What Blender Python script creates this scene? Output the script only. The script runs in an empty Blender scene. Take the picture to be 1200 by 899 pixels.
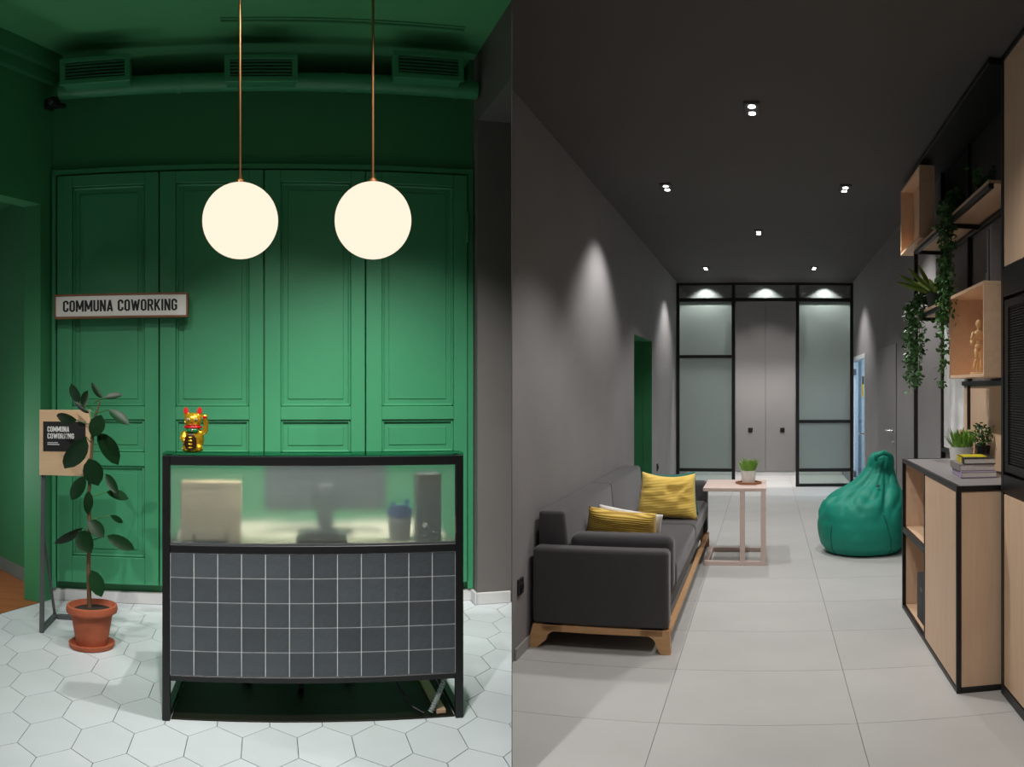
import bpy, bmesh, math, random
from mathutils import Matrix, Vector, noise

random.seed(7)
PI = math.pi
S = bpy.context.scene
COL = S.collection

# ------------------------------------------------------------------ camera, world, exposure, main lights
# The photograph is a pair of pictures of two adjoining rooms.  The two rooms stand side by side at an angle,
# parted by an added thin light-blocking partition, and are taken together with a cylindrical panorama camera.
CAM_H = 1.37
FPX = 1000.0
cam = bpy.data.cameras.new('camera')
cam.type = 'PANO'
cam.panorama_type = 'CENTRAL_CYLINDRICAL'
cam.central_cylindrical_radius = 1.0
cam.central_cylindrical_range_u_min = -600.0 / FPX
cam.central_cylindrical_range_u_max = 600.0 / FPX
cam.central_cylindrical_range_v_min = -(899.0 - 455.0) / FPX
cam.central_cylindrical_range_v_max = 455.0 / FPX
cam.clip_start = 0.02
camo = bpy.data.objects.new('camera', cam)
COL.objects.link(camo)
camo.location = (0, 0, CAM_H)
camo.rotation_euler = (PI / 2, 0, 0)
S.camera = camo

S.view_settings.view_transform = 'Standard'
S.view_settings.look = 'None'
S.view_settings.gamma = 1.0
S.view_settings.use_curve_mapping = False
S.view_settings.exposure = 0.0

world = bpy.data.worlds.new('world')
S.world = world
world.use_nodes = True
bg = world.node_tree.nodes['Background']
bg.inputs[0].default_value = (1.0, 0.96, 0.92, 1)
bg.inputs[1].default_value = 0.07

TL, TR = 0.285, 0.297                       # headings of the two rooms
ROOM = {'L': Matrix.Rotation(TL, 4, 'Z'), 'R': Matrix.Rotation(-TR, 4, 'Z')}
TANL, TANR = math.tan(TL), math.tan(TR)


def spot(name, room, loc, aim, power, size, blend, col=(1, 0.965, 0.93), rad=0.03):
    li = bpy.data.lights.new(name, 'SPOT')
    li.energy = power
    li.color = col
    li.spot_size = math.radians(size)
    li.spot_blend = blend
    li.shadow_soft_size = rad
    o = bpy.data.objects.new(name, li)
    COL.objects.link(o)
    p = ROOM[room] @ Vector(loc)
    a = ROOM[room] @ Vector(aim)
    o.location = p
    o.rotation_euler = (a - p).to_track_quat('-Z', 'Y').to_euler()
    return o


# ceiling spotlights of the reception, above and behind the camera's frame
for (x, tx, pw) in ((-0.95, -1.0, 95), (0.05, 0.15, 300), (0.80, 0.80, 400)):
    spot('reception_spotlight', 'L', (x, 3.25, 3.42), (tx, 5.3, 0.25), pw, 56, 1.0)
spot('reception_spotlight', 'L', (0.62, 3.0, 3.42), (0.62, 3.35, 0.0), 210, 92, 1.0)
spot('reception_spotlight', 'L', (-0.15, 1.7, 3.42), (0.05, 3.25, 0.2), 260, 58, 1.0)
spot('reception_spotlight', 'L', (-1.0, 1.9, 3.42), (-0.85, 4.5, 0.25), 215, 60, 1.0)


# ------------------------------------------------------------------ materials
def lin(c):
    r = []
    for v in c:
        v = v / 255.0
        r.append(v / 12.92 if v <= 0.04045 else ((v + 0.055) / 1.055) ** 2.4)
    return tuple(r)


MATS = {}


def pm(name, col, rough=0.6, metal=0.0, var=0.06, scale=14.0, bump=0.0, bscale=120.0, rnd=0.0, spec=0.5,
       stretch=None, sheen=0.0, coat=0.0):
    """procedural principled material: colour broken up by noise, optional relief, optional change per object"""
    m = bpy.data.materials.new(name)
    m.use_nodes = True
    nt = m.node_tree
    N, L = nt.nodes, nt.links
    b = N['Principled BSDF']
    b.inputs['Roughness'].default_value = rough
    b.inputs['Metallic'].default_value = metal
    b.inputs['Specular IOR Level'].default_value = spec
    if sheen:
        b.inputs['Sheen Weight'].default_value = sheen
    if coat:
        b.inputs['Coat Weight'].default_value = coat
    tc = N.new('ShaderNodeTexCoord')
    mp = N.new('ShaderNodeMapping')
    L.new(tc.outputs['Object'], mp.inputs[0])
    if stretch:
        mp.inputs['Scale'].default_value = stretch
    nz = N.new('ShaderNodeTexNoise')
    nz.inputs['Scale'].default_value = scale
    nz.inputs['Detail'].default_value = 4
    L.new(mp.outputs[0], nz.inputs['Vector'])
    c = lin(col)
    mx = N.new('ShaderNodeMix')
    mx.data_type = 'RGBA'
    mx.inputs[6].default_value = tuple(max(0, v * (1 - var * 2)) for v in c) + (1,)
    mx.inputs[7].default_value = tuple(min(1, v * (1 + var * 2)) for v in c) + (1,)
    L.new(nz.outputs['Fac'], mx.inputs[0])
    out = mx.outputs[2]
    if rnd:
        oi = N.new('ShaderNodeObjectInfo')
        hs = N.new('ShaderNodeHueSaturation')
        mr = N.new('ShaderNodeMapRange')
        mr.inputs[3].default_value = 1 - rnd
        mr.inputs[4].default_value = 1 + rnd
        L.new(oi.outputs['Random'], mr.inputs[0])
        L.new(mr.outputs[0], hs.inputs['Value'])
        L.new(out, hs.inputs['Color'])
        out = hs.outputs[0]
    L.new(out, b.inputs['Base Color'])
    if bump:
        n2 = N.new('ShaderNodeTexNoise')
        n2.inputs['Scale'].default_value = bscale
        n2.inputs['Detail'].default_value = 3
        L.new(mp.outputs[0], n2.inputs['Vector'])
        bp = N.new('ShaderNodeBump')
        bp.inputs['Strength'].default_value = bump
        bp.inputs['Distance'].default_value = 0.01
        L.new(n2.outputs['Fac'], bp.inputs['Height'])
        L.new(bp.outputs[0], b.inputs['Normal'])
    MATS[name] = m
    return m


def emit(name, col, strength):
    m = bpy.data.materials.new(name)
    m.use_nodes = True
    nt = m.node_tree
    nt.nodes.remove(nt.nodes['Principled BSDF'])
    e = nt.nodes.new('ShaderNodeEmission')
    e.inputs[0].default_value = tuple(col) + (1,)
    e.inputs[1].default_value = strength
    nt.links.new(e.outputs[0], nt.nodes['Material Output'].inputs[0])
    MATS[name] = m
    return m


def wood(name, c1, c2, axis='Z', scale=3.0, rough=0.5):
    m = pm(name, c1, rough, bump=0.05, bscale=40, stretch={'X': (1.5, 14, 14), 'Y': (14, 1.5, 14), 'Z': (14, 14, 1.5)}[axis])
    N = m.node_tree.nodes
    for n in N:
        if n.type == 'MIX':
            n.inputs[6].default_value = lin(c1) + (1,)
            n.inputs[7].default_value = lin(c2) + (1,)
        if n.type == 'TEX_NOISE' and n.inputs['Scale'].default_value == 14.0:
            n.inputs['Scale'].default_value = scale
            n.inputs['Distortion'].default_value = 0.6
    return m


def ribbed(name, c1, c2, scale, axis='Z', rough=0.8):
    m = pm(name, c1, rough, var=0.03, sheen=0.3)
    nt = m.node_tree
    N, L = nt.nodes, nt.links
    b = N['Principled BSDF']
    tc = N.new('ShaderNodeTexCoord')
    w = N.new('ShaderNodeTexWave')
    w.bands_direction = axis
    w.inputs['Scale'].default_value = scale
    w.inputs['Distortion'].default_value = 0.12
    L.new(tc.outputs['Object'], w.inputs['Vector'])
    mx = N.new('ShaderNodeMix')
    mx.data_type = 'RGBA'
    mx.inputs[6].default_value = lin(c2) + (1,)
    mx.inputs[7].default_value = lin(c1) + (1,)
    L.new(w.outputs['Fac'], mx.inputs[0])
    L.new(mx.outputs[2], b.inputs['Base Color'])
    bp = N.new('ShaderNodeBump')
    bp.inputs['Strength'].default_value = 0.6
    bp.inputs['Distance'].default_value = 0.006
    L.new(w.outputs['Fac'], bp.inputs['Height'])
    L.new(bp.outputs[0], b.inputs['Normal'])
    return m


def clear_glass(name, tint, refl=0.08):
    m = bpy.data.materials.new(name)
    m.use_nodes = True
    nt = m.node_tree
    N, L = nt.nodes, nt.links
    N.remove(N['Principled BSDF'])
    t = N.new('ShaderNodeBsdfTransparent')
    t.inputs[0].default_value = lin(tint) + (1,)
    g = N.new('ShaderNodeBsdfGlossy')
    g.inputs['Roughness'].default_value = 0.03
    mx = N.new('ShaderNodeMixShader')
    mx.inputs[0].default_value = refl
    L.new(t.outputs[0], mx.inputs[1])
    L.new(g.outputs[0], mx.inputs[2])
    L.new(mx.outputs[0], N['Material Output'].inputs[0])
    MATS[name] = m
    return m


def frosted(name, tint, rough, film, film_fac):
    m = bpy.data.materials.new(name)
    m.use_nodes = True
    nt = m.node_tree
    N, L = nt.nodes, nt.links
    b = N['Principled BSDF']
    b.inputs['Base Color'].default_value = lin(tint) + (1,)
    b.inputs['Roughness'].default_value = rough
    b.inputs['Transmission Weight'].default_value = 1.0
    b.inputs['IOR'].default_value = 1.3
    d = N.new('ShaderNodeBsdfDiffuse')
    d.inputs[0].default_value = lin(film) + (1,)
    tr = N.new('ShaderNodeBsdfTranslucent')
    tr.inputs[0].default_value = lin(film) + (1,)
    m1 = N.new('ShaderNodeMixShader')
    m1.inputs[0].default_value = 0.5
    L.new(d.outputs[0], m1.inputs[1])
    L.new(tr.outputs[0], m1.inputs[2])
    m2 = N.new('ShaderNodeMixShader')
    m2.inputs[0].default_value = film_fac
    L.new(b.outputs[0], m2.inputs[1])
    L.new(m1.outputs[0], m2.inputs[2])
    L.new(m2.outputs[0], N['Material Output'].inputs[0])
    MATS[name] = m
    return m


M = MATS
pm('green_paint', (57, 136, 95), 0.42, var=0.05, scale=3, bump=0.05, bscale=60)
pm('green_ceiling_lit', (84, 164, 112), 0.6, var=0.05, scale=3, bump=0.06, bscale=90)  # lighter than the walls: globe light on the ceiling put into the colour
pm('green_wall', (50, 122, 78), 0.6, var=0.05, scale=3, bump=0.06, bscale=90)
pm('hex_tile', (202, 210, 213), 0.35, var=0.03, scale=5, rnd=0.035)
pm('hex_grout', (70, 72, 72), 0.9)
pm('white_skirting', (196, 196, 196), 0.5, var=0.02)
pm('grey_wall_warm', (102, 99, 97), 0.75, var=0.04, scale=3, bump=0.05, bscale=70)
pm('grey_plaster', (132, 129, 129), 0.7, var=0.07, scale=2.2, bump=0.05, bscale=50)
pm('dark_ceiling', (80, 77, 74), 0.8, var=0.04, scale=2)
pm('grey_door', (124, 121, 120), 0.45, var=0.03, scale=3)
pm('concrete_tile', (188, 187, 185), 0.42, var=0.05, scale=2.5, rnd=0.025)
pm('grey_grout', (120, 116, 112), 0.9)
pm('grey_skirting', (150, 148, 146), 0.6, var=0.02)
pm('black_steel', (17, 17, 18), 0.42, var=0.05, spec=0.5)
pm('dark_grey_steel', (78, 82, 84), 0.5, var=0.04)
pm('slate_tile', (72, 78, 82), 0.55, var=0.16, scale=9, bump=0.25, bscale=30, rnd=0.16)
pm('pale_grout', (214, 218, 218), 0.9)
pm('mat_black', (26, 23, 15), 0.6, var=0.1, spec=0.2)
pm('cream_top', (228, 222, 200), 0.5)
pm('beige_plastic', (198, 184, 158), 0.45, var=0.03)
pm('black_plastic', (20, 21, 22), 0.4)
pm('grey_blue_plastic', (70, 82, 88), 0.5)
pm('screen_grey', (66, 76, 84), 0.35)
pm('blue_plastic', (40, 84, 150), 0.4)
pm('cup_grey', (130, 138, 140), 0.4)
pm('brass', (196, 140, 96), 0.28, metal=1.0, var=0.03)
pm('gold', (232, 184, 44), 0.22, metal=0.72, var=0.05)
pm('red_gloss', (190, 20, 26), 0.25)
pm('green_gloss', (14, 110, 50), 0.25)
pm('coin_brown', (58, 34, 18), 0.3, metal=0.3, var=0.4, scale=160)
pm('white_gloss', (232, 232, 228), 0.3, var=0.02)
pm('terracotta', (166, 86, 56), 0.75, var=0.08, scale=20, bump=0.05)
pm('soil', (44, 34, 26), 0.95, var=0.4, scale=60, bump=0.6, bscale=80)
pm('stem_brown', (104, 78, 54), 0.8, var=0.15, scale=40)
pm('rubber_leaf', (20, 54, 27), 0.36, var=0.2, scale=10, rnd=0.35, spec=0.22)
pm('leaf_green', (62, 104, 46), 0.45, var=0.25, scale=30, rnd=0.2)
pm('ivy_leaf', (62, 104, 50), 0.5, var=0.35, scale=45)
pm('grass_green', (118, 164, 54), 0.5, var=0.3, scale=50)
pm('aloe_green', (140, 172, 76), 0.45, var=0.2, scale=25, rnd=0.15)
wood('plywood', (216, 180, 148), (234, 202, 172), 'Z', 2.0)
wood('plywood_flat', (206, 168, 134), (228, 194, 162), 'Y', 2.0)
wood('sign_wood', (196, 164, 128), (216, 186, 150), 'X', 2.0)
wood('frame_brown', (112, 70, 44), (134, 88, 58), 'X', 3.0)
wood('oak', (190, 142, 96), (212, 168, 122), 'Y', 3.0)
wood('oak_side', (190, 142, 96), (212, 168, 122), 'X', 3.0)
wood('pink_wood', (204, 182, 172), (216, 196, 188), 'X', 2.0)
wood('tray_wood', (140, 90, 56), (166, 112, 74), 'X', 4.0)
wood('floor_wood', (132, 78, 42), (158, 98, 56), 'X', 3.0)
wood('figure_wood', (208, 168, 118), (222, 184, 134), 'Z', 3.0)
pm('sofa_fabric', (64, 61, 64), 0.9, var=0.06, scale=60, bump=0.25, bscale=300, sheen=0.25)
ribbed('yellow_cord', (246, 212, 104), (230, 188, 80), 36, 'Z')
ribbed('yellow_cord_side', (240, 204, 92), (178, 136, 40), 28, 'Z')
pm('white_cloth', (222, 218, 214), 0.85, bump=0.1)
pm('teal_cloth', (22, 96, 84), 0.8, bump=0.1)
pm('bag_teal', (24, 138, 117), 0.56, var=0.06, scale=8, bump=0.12, bscale=28, spec=0.3)
pm('bag_seam', (14, 92, 78), 0.5)
pm('grey_top', (142, 138, 138), 0.4, var=0.03)
pm('box_dark', (52, 54, 58), 0.7)
pm('mesh_black', (20, 20, 21), 0.5)
pm('white_concrete', (238, 238, 236), 0.8, var=0.22, scale=7, bump=0.2, bscale=25)
pm('book_yellow', (224, 206, 30), 0.4, var=0.1)
pm('book_dark', (34, 32, 34), 0.4)
pm('book_grey', (142, 134, 132), 0.45)
pm('book_lilac', (176, 160, 190), 0.5)
pm('paper', (222, 216, 208), 0.8, var=0.08, scale=80)
pm('chalk_black', (22, 24, 26), 0.6)
pm('chrome', (214, 214, 214), 0.2, metal=1.0)
pm('alu_white', (206, 212, 218), 0.4)
pm('yellow_sticker', (236, 212, 34), 0.5)
pm('conduit_grey', (138, 148, 146), 0.45)
pm('print_black', (20, 20, 22), 0.6)
pm('print_white', (224, 224, 222), 0.6)
pm('sign_white', (224, 222, 218), 0.45, var=0.01)
emit('globe_glow', (1.0, 0.83, 0.65), 1.12)
emit('bulb_glow', (1.0, 0.96, 0.9), 26.0)
emit('led_glow', (1.0, 0.90, 0.70), 30.0)
clear_glass('top_glass', (176, 226, 214), 0.12)
clear_glass('pane_glass', (222, 230, 228), 0.06)
clear_glass('door_glass', (224, 236, 244), 0.10)
frosted('frost_desk', (250, 252, 251), 0.28, (214, 224, 214), 0.12)
frosted('frost_partition', (196, 206, 202), 0.5, (168, 180, 176), 0.5)
frosted('frost_transom', (210, 216, 214), 0.06, (150, 156, 154), 0.35)
pm('next_room', (198, 206, 212), 0.7, var=0.05)


# ------------------------------------------------------------------ mesh helpers
class MB:
    def __init__(self):
        self.bm = bmesh.new()

    def box(self, x0, x1, y0, y1, z0, z1, bev=0.0, seg=1, mat=None):
        t = bmesh.new()
        bmesh.ops.create_cube(t, size=1.0)
        for v in t.verts:
            v.co = Vector(((x0 + x1) / 2 + v.co.x * (x1 - x0), (y0 + y1) / 2 + v.co.y * (y1 - y0), (z0 + z1) / 2 + v.co.z * (z1 - z0)))
        if bev > 0:
            bmesh.ops.bevel(t, geom=list(t.edges), offset=bev, segments=seg, profile=0.5, affect='EDGES')
        if mat is not None:
            bmesh.ops.transform(t, matrix=mat, verts=t.verts)
        self.merge(t)
        return self

    def merge(self, t):
        me = bpy.data.meshes.new('tmp')
        t.to_mesh(me)
        t.free()
        self.bm.from_mesh(me)
        bpy.data.meshes.remove(me)

    def prism(self, poly, z0, z1):
        """closed vertical prism over a plan polygon"""
        t = bmesh.new()
        a = [t.verts.new((p[0], p[1], z0)) for p in poly]
        b = [t.verts.new((p[0], p[1], z1)) for p in poly]
        n = len(poly)
        t.faces.new(a[::-1])
        t.faces.new(b)
        for i in range(n):
            t.faces.new((a[i], a[(i + 1) % n], b[(i + 1) % n], b[i]))
        bmesh.ops.recalc_face_normals(t, faces=t.faces)
        self.merge(t)
        return self

    def extrude_xz(self, poly, y0, y1):
        t = bmesh.new()
        a = [t.verts.new((p[0], y0, p[1])) for p in poly]
        b = [t.verts.new((p[0], y1, p[1])) for p in poly]
        n = len(poly)
        t.faces.new(a)
        t.faces.new(b[::-1])
        for i in range(n):
            t.faces.new((a[i], a[(i + 1) % n], b[(i + 1) % n], b[i]))
        bmesh.ops.recalc_face_normals(t, faces=t.faces)
        self.merge(t)
        return self

    def tube(self, pts, r, n=8, cap=True):
        pts = [Vector(p) for p in pts]
        rs = r if isinstance(r, (list, tuple)) else [r] * len(pts)
        t = bmesh.new()
        rings = []
        ref = None
        for i, p in enumerate(pts):
            d = (pts[min(i + 1, len(pts) - 1)] - pts[max(i - 1, 0)])
            d = d.normalized() if d.length > 1e-9 else Vector((0, 0, 1))
            if ref is None:
                ref = Vector((1, 0, 0)) if abs(d.x) < 0.9 else Vector((0, 1, 0))
            u = (ref - d * ref.dot(d)).normalized()
            w = d.cross(u)
            ref = u
            rings.append([t.verts.new(p + u * (rs[i] * math.cos(2 * PI * k / n)) + w * (rs[i] * math.sin(2 * PI * k / n))) for k in range(n)])
        for a, b in zip(rings, rings[1:]):
            for k in range(n):
                t.faces.new((a[k], a[(k + 1) % n], b[(k + 1) % n], b[k]))
        if cap:
            t.faces.new(rings[0][::-1])
            t.faces.new(rings[-1])
        bmesh.ops.recalc_face_normals(t, faces=t.faces)
        self.merge(t)
        return self

    def lathe(self, prof, n=24, c=(0, 0, 0), cap=True):
        t = bmesh.new()
        rings = []
        for r, z in prof:
            rings.append([t.verts.new((c[0] + r * math.cos(2 * PI * k / n), c[1] + r * math.sin(2 * PI * k / n), c[2] + z)) for k in range(n)])
        for a, b in zip(rings, rings[1:]):
            for k in range(n):
                t.faces.new((a[k], a[(k + 1) % n], b[(k + 1) % n], b[k]))
        if cap:
            t.faces.new(rings[0][::-1])
            t.faces.new(rings[-1])
        bmesh.ops.remove_doubles(t, verts=t.verts, dist=1e-5)
        bmesh.ops.recalc_face_normals(t, faces=t.faces)
        self.merge(t)
        return self

    def ell(self, c, r, n=16, rot=None):
        t = bmesh.new()
        bmesh.ops.create_uvsphere(t, u_segments=n, v_segments=max(6, n * 2 // 3), radius=1.0)
        mtx = Matrix.Translation(c) @ (rot if rot is not None else Matrix.Identity(4)) @ Matrix.Diagonal((r[0], r[1], r[2], 1))
        bmesh.ops.transform(t, matrix=mtx, verts=t.verts)
        self.merge(t)
        return self

    def leaf(self, base, tip, w, side, curl=0.15, fold=0.12, n=5):
        """pointed leaf: two strips of faces folded along the midrib"""
        base, tip = Vector(base), Vector(tip)
        d = tip - base
        ln = d.length
        side = Vector(side)
        side = (side - d * (side.dot(d) / max(1e-9, ln * ln))).normalized()
        nor = d.normalized().cross(side)
        prev = None
        bm = self.bm
        for i in range(n + 1):
            u = i / n
            ww = w * 0.5 * (math.sin(PI * min(1, u * 0.94 + 0.03)) ** 0.75) if 0 < i < n else 0.0
            p = base + d * u - nor * (curl * ln * (u * u)) * 0.6
            if ww == 0:
                row = [bm.verts.new(p)]
            else:
                row = [bm.verts.new(p - side * ww + nor * (fold * ww)), bm.verts.new(p), bm.verts.new(p + side * ww + nor * (fold * ww))]
            if prev is not None:
                if len(prev) == 1 and len(row) == 3:
                    bm.faces.new((prev[0], row[0], row[1]))
                    bm.faces.new((prev[0], row[1], row[2]))
                elif len(prev) == 3 and len(row) == 3:
                    bm.faces.new((prev[0], row[0], row[1], prev[1]))
                    bm.faces.new((prev[1], row[1], row[2], prev[2]))
                elif len(prev) == 3 and len(row) == 1:
                    bm.faces.new((prev[0], row[0], prev[1]))
                    bm.faces.new((prev[1], row[0], prev[2]))
            prev = row
        return self

    def mesh(self, name, mat, smooth=None):
        me = bpy.data.meshes.new(name)
        self.bm.to_mesh(me)
        self.bm.free()
        me.materials.append(M[mat] if isinstance(mat, str) else mat)
        if smooth is not None:
            me.polygons.foreach_set('use_smooth', [True] * len(me.polygons))
            me.set_sharp_from_angle(angle=math.radians(smooth))
        me.update()
        return me

    def build(self, name, mat, parent=None, smooth=None):
        return link(name, self.mesh(name, mat, smooth), parent)


def link(name, me, parent=None):
    o = bpy.data.objects.new(name, me)
    COL.objects.link(o)
    if parent is not None:
        o.parent = parent
    return o


def put(o, room, loc=(0, 0, 0), rot=0.0, tilt=(0, 0)):
    base = ROOM[room] if isinstance(room, str) else room
    o.matrix_world = base @ Matrix.Translation(loc) @ Matrix.Rotation(rot, 4, 'Z') @ Matrix.Rotation(tilt[0], 4, 'X') @ Matrix.Rotation(tilt[1], 4, 'Y')
    return o


def tag(o, label, cat, group=None):
    o['label'] = label
    o['category'] = cat
    if group:
        o['group'] = group
    return o


def thing(name, label, cat, room, loc, rot=0.0, group=None, tilt=(0, 0)):
    o = bpy.data.objects.new(name, None)
    o.empty_display_size = 0.05
    COL.objects.link(o)
    put(o, room, loc, rot, tilt)
    return tag(o, label, cat, group)


def struct(name, mb, mat, room='L', label=None, smooth=None):
    o = mb.build(name, mat, None, smooth)
    put(o, room)
    o['kind'] = 'structure'
    if label:
        o['label'] = label
    return o


def copy_tree(o, room, loc, rot=0.0, label=None):
    r = o.copy()
    COL.objects.link(r)
    put(r, room, loc, rot)
    if label:
        r['label'] = label
    for ch in o.children:
        c = ch.copy()
        COL.objects.link(c)
        c.parent = r
        for g in ch.children:
            d = g.copy()
            COL.objects.link(d)
            d.parent = c
    return r


def fuse(mb, voxel):
    """melt overlapping shapes into one continuous skin; returns a new MB"""
    me = bpy.data.meshes.new('tmp')
    mb.bm.to_mesh(me)
    mb.bm.free()
    o = bpy.data.objects.new('tmp', me)
    COL.objects.link(o)
    md = o.modifiers.new('r', 'REMESH')
    md.mode = 'VOXEL'
    md.voxel_size = voxel
    sm = o.modifiers.new('s', 'SMOOTH')
    sm.iterations = 4
    dg = bpy.context.evaluated_depsgraph_get()
    ev = bpy.data.meshes.new_from_object(o.evaluated_get(dg))
    r = MB()
    r.bm.from_mesh(ev)
    bpy.data.objects.remove(o)
    bpy.data.meshes.remove(me)
    bpy.data.meshes.remove(ev)
    return r


_c = 0.09
_C = [(0.345, 0.66), (0.345, 0.835), (0.255, 0.925), (0.165, 0.925), (0.075, 0.835), (0.075, 0.165), (0.165, 0.075), (0.255, 0.075), (0.345, 0.165), (0.345, 0.34)]
GLYPHS = {   # condensed bold capitals: (advance, strokes)
    'C': (0.42, [_C]),
    'O': (0.42, [_C[1:9] + [_C[1]]]),
    'G': (0.42, [_C[:9] + [(0.345, 0.46), (0.22, 0.46)]]),
    'U': (0.42, [[(0.075, 1), (0.075, 0.165), (0.165, 0.075), (0.255, 0.075), (0.345, 0.165), (0.345, 1)]]),
    'M': (0.58, [[(0.07, 0), (0.07, 1)], [(0.09, 0.93), (0.29, 0.22), (0.49, 0.93)], [(0.51, 0), (0.51, 1)]]),
    'N': (0.44, [[(0.07, 0), (0.07, 1)], [(0.09, 0.94), (0.35, 0.06)], [(0.37, 0), (0.37, 1)]]),
    'A': (0.46, [[(0.07, 0), (0.23, 0.95), (0.39, 0)], [(0.13, 0.24), (0.33, 0.24)]]),
    'W': (0.64, [[(0.06, 1), (0.19, 0.06), (0.32, 0.85), (0.45, 0.06), (0.58, 1)]]),
    'R': (0.43, [[(0.07, 0), (0.07, 1)], [(0.07, 0.925), (0.27, 0.925), (0.345, 0.835), (0.345, 0.59), (0.27, 0.49), (0.07, 0.49)], [(0.24, 0.47), (0.37, 0)]]),
    'K': (0.44, [[(0.07, 0), (0.07, 1)], [(0.09, 0.36), (0.37, 1)], [(0.17, 0.56), (0.38, 0)]]),
    'I': (0.16, [[(0.08, 0), (0.08, 1)]]),
    ' ': (0.22, []),
}


def lettering(text, parent, loc, height, width, mat, sw=0.145, depth=0.0012, centre=True):
    """capital letters standing in the XZ plane, one part per letter, stretched to the given width"""
    gap = 0.055
    total = sum(GLYPHS[c][0] + gap for c in text) - gap
    kx = width / total
    x = -total / 2 if centre else 0.0
    for c in text:
        adv, strokes = GLYPHS[c]
        if strokes:
            t = bmesh.new()
            for st_ in strokes:
                for n_, (p, q) in enumerate(zip(st_, st_[1:])):
                    p, q = Vector(p), Vector(q)
                    d_ = (q - p).normalized()
                    nn = Vector((-d_.y, d_.x)) * (sw / 2)
                    e = d_ * (sw * 0.22)
                    a_ = p - (e if n_ else e * 0)
                    b_ = q + (e if n_ < len(st_) - 2 else e * 0)
                    t.faces.new([t.verts.new((v.x, 0, v.y)) for v in (a_ + nn, a_ - nn, b_ - nn, b_ + nn)])
            r = bmesh.ops.extrude_face_region(t, geom=list(t.faces))
            bmesh.ops.translate(t, verts=[v for v in r['geom'] if isinstance(v, bmesh.types.BMVert)], vec=(0, depth, 0))
            for v in t.verts:
                v.co = Vector((max(0.0, v.co.x) * kx, v.co.y, max(0.0, min(1.0, v.co.z)) * height))
            bmesh.ops.recalc_face_normals(t, faces=t.faces)
            mb = MB()
            mb.merge(t)
            mb.build('letter', mat, parent).location = (loc[0] + x * kx, loc[1], loc[2])
        x += adv + gap


def clip_poly(poly, a, b, c):
    """keep a*x+b*y<=c"""
    out = []
    for i in range(len(poly)):
        p, q = poly[i], poly[(i + 1) % len(poly)]
        dp, dq = a * p[0] + b * p[1] - c, a * q[0] + b * q[1] - c
        if dp <= 0:
            out.append(p)
        if (dp < 0 < dq) or (dq < 0 < dp):
            t = dp / (dp - dq)
            out.append((p[0] + t * (q[0] - p[0]), p[1] + t * (q[1] - p[1])))
    return out


def area(p):
    return 0.5 * abs(sum(p[i][0] * p[(i + 1) % len(p)][1] - p[(i + 1) % len(p)][0] * p[i][1] for i in range(len(p))))


def lay_tiles(floor, polys, clips, h, mat, name):
    """tiles as children of the floor; whole ones share a mesh"""
    shared = None
    for shape, (cx, cy) in polys:
        poly = [(cx + x, cy + y) for x, y in shape]
        full = area(poly)
        cut = poly
        for cl in clips:
            if cut:
                cut = clip_poly(cut, *cl)
        if not cut or len(cut) < 3 or area(cut) < 0.004 * full:
            continue
        if area(cut) > 0.9999 * full:
            if shared is None:
                shared = MB().prism(shape, 0, h).mesh(name, mat)
            o = link(name, shared, floor)
            o.location = (cx, cy, -h)
        else:
            gx = sum(p[0] for p in cut) / len(cut)
            gy = sum(p[1] for p in cut) / len(cut)
            o = link(name, MB().prism([(x - gx, y - gy) for x, y in cut], 0, h).mesh(name, mat), floor)
            o.location = (gx, gy, -h)


# ================================================================== RECEPTION (left room)
# plan: x to the right, y away from the camera
CL = 3.50
BACK = 5.375
fl = struct('floor', MB().prism([(-3.2, -1.0), (-TANL, -1.0), (0, 0), (TANL * BACK, BACK), (-1.40, BACK), (-1.68, 4.975), (-3.2, 2.0)], -0.06, -0.004),
            'hex_grout', 'L', 'reception floor of pale hexagonal tiles with thin dark joints')
HW, HS, HP = 0.107, 0.0925, 0.1990
g = 0.0016
hexa = [(HW - g, -HS), (HW - g, HS), (0, HP - g), (-HW + g, HS), (-HW + g, -HS), (0, -HP + g)]
spots = []
for k in range(-8, 9):
    for n in range(-16, 10):
        spots.append((hexa, (0.004 + 0.214 * n + (0.107 if k % 2 else 0.0), 3.25 + 0.293 * k)))
cl = [(0.0, 1.0, BACK), (1.0, -TANL, 0.0), (-0.9008, 0.4342, 1.385 * 0.9008 + BACK * 0.4342), (0, -1, -1.0), (-1, 0, 2.6)]
lay_tiles(fl, spots, cl, 0.012, 'hex_tile', 'hexagon_tile')

wf = struct('floor', MB().prism([(-1.39, 5.385), (-1.68, 4.98), (-3.2, 2.02), (-3.2, 7.6), (-1.39, 7.6)], -0.06, -0.012), 'floor_wood', 'L',
            'brown wooden floor of the passage beside the reception')
for i in range(12):
    y0 = 4.5 + i * 0.16
    poly = [(-2.9, y0), (-1.40, y0), (-1.40, y0 + 0.156), (-2.9, y0 + 0.156)]
    for c in ((0.9008, -0.4342, -(1.40 * 0.9008 + BACK * 0.4342)), (1, 0, -1.42)):
        poly = clip_poly(poly, *c)
        if not poly:
            break
    if poly and len(poly) > 2:
        gx = sum(p[0] for p in poly) / len(poly)
        gy = sum(p[1] for p in poly) / len(poly)
        o = link('plank', MB().prism([(x - gx, y - gy) for x, y in poly], 0, 0.010).mesh('plank', 'floor_wood'), wf)
        o.location = (gx, gy, -0.012)

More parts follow.
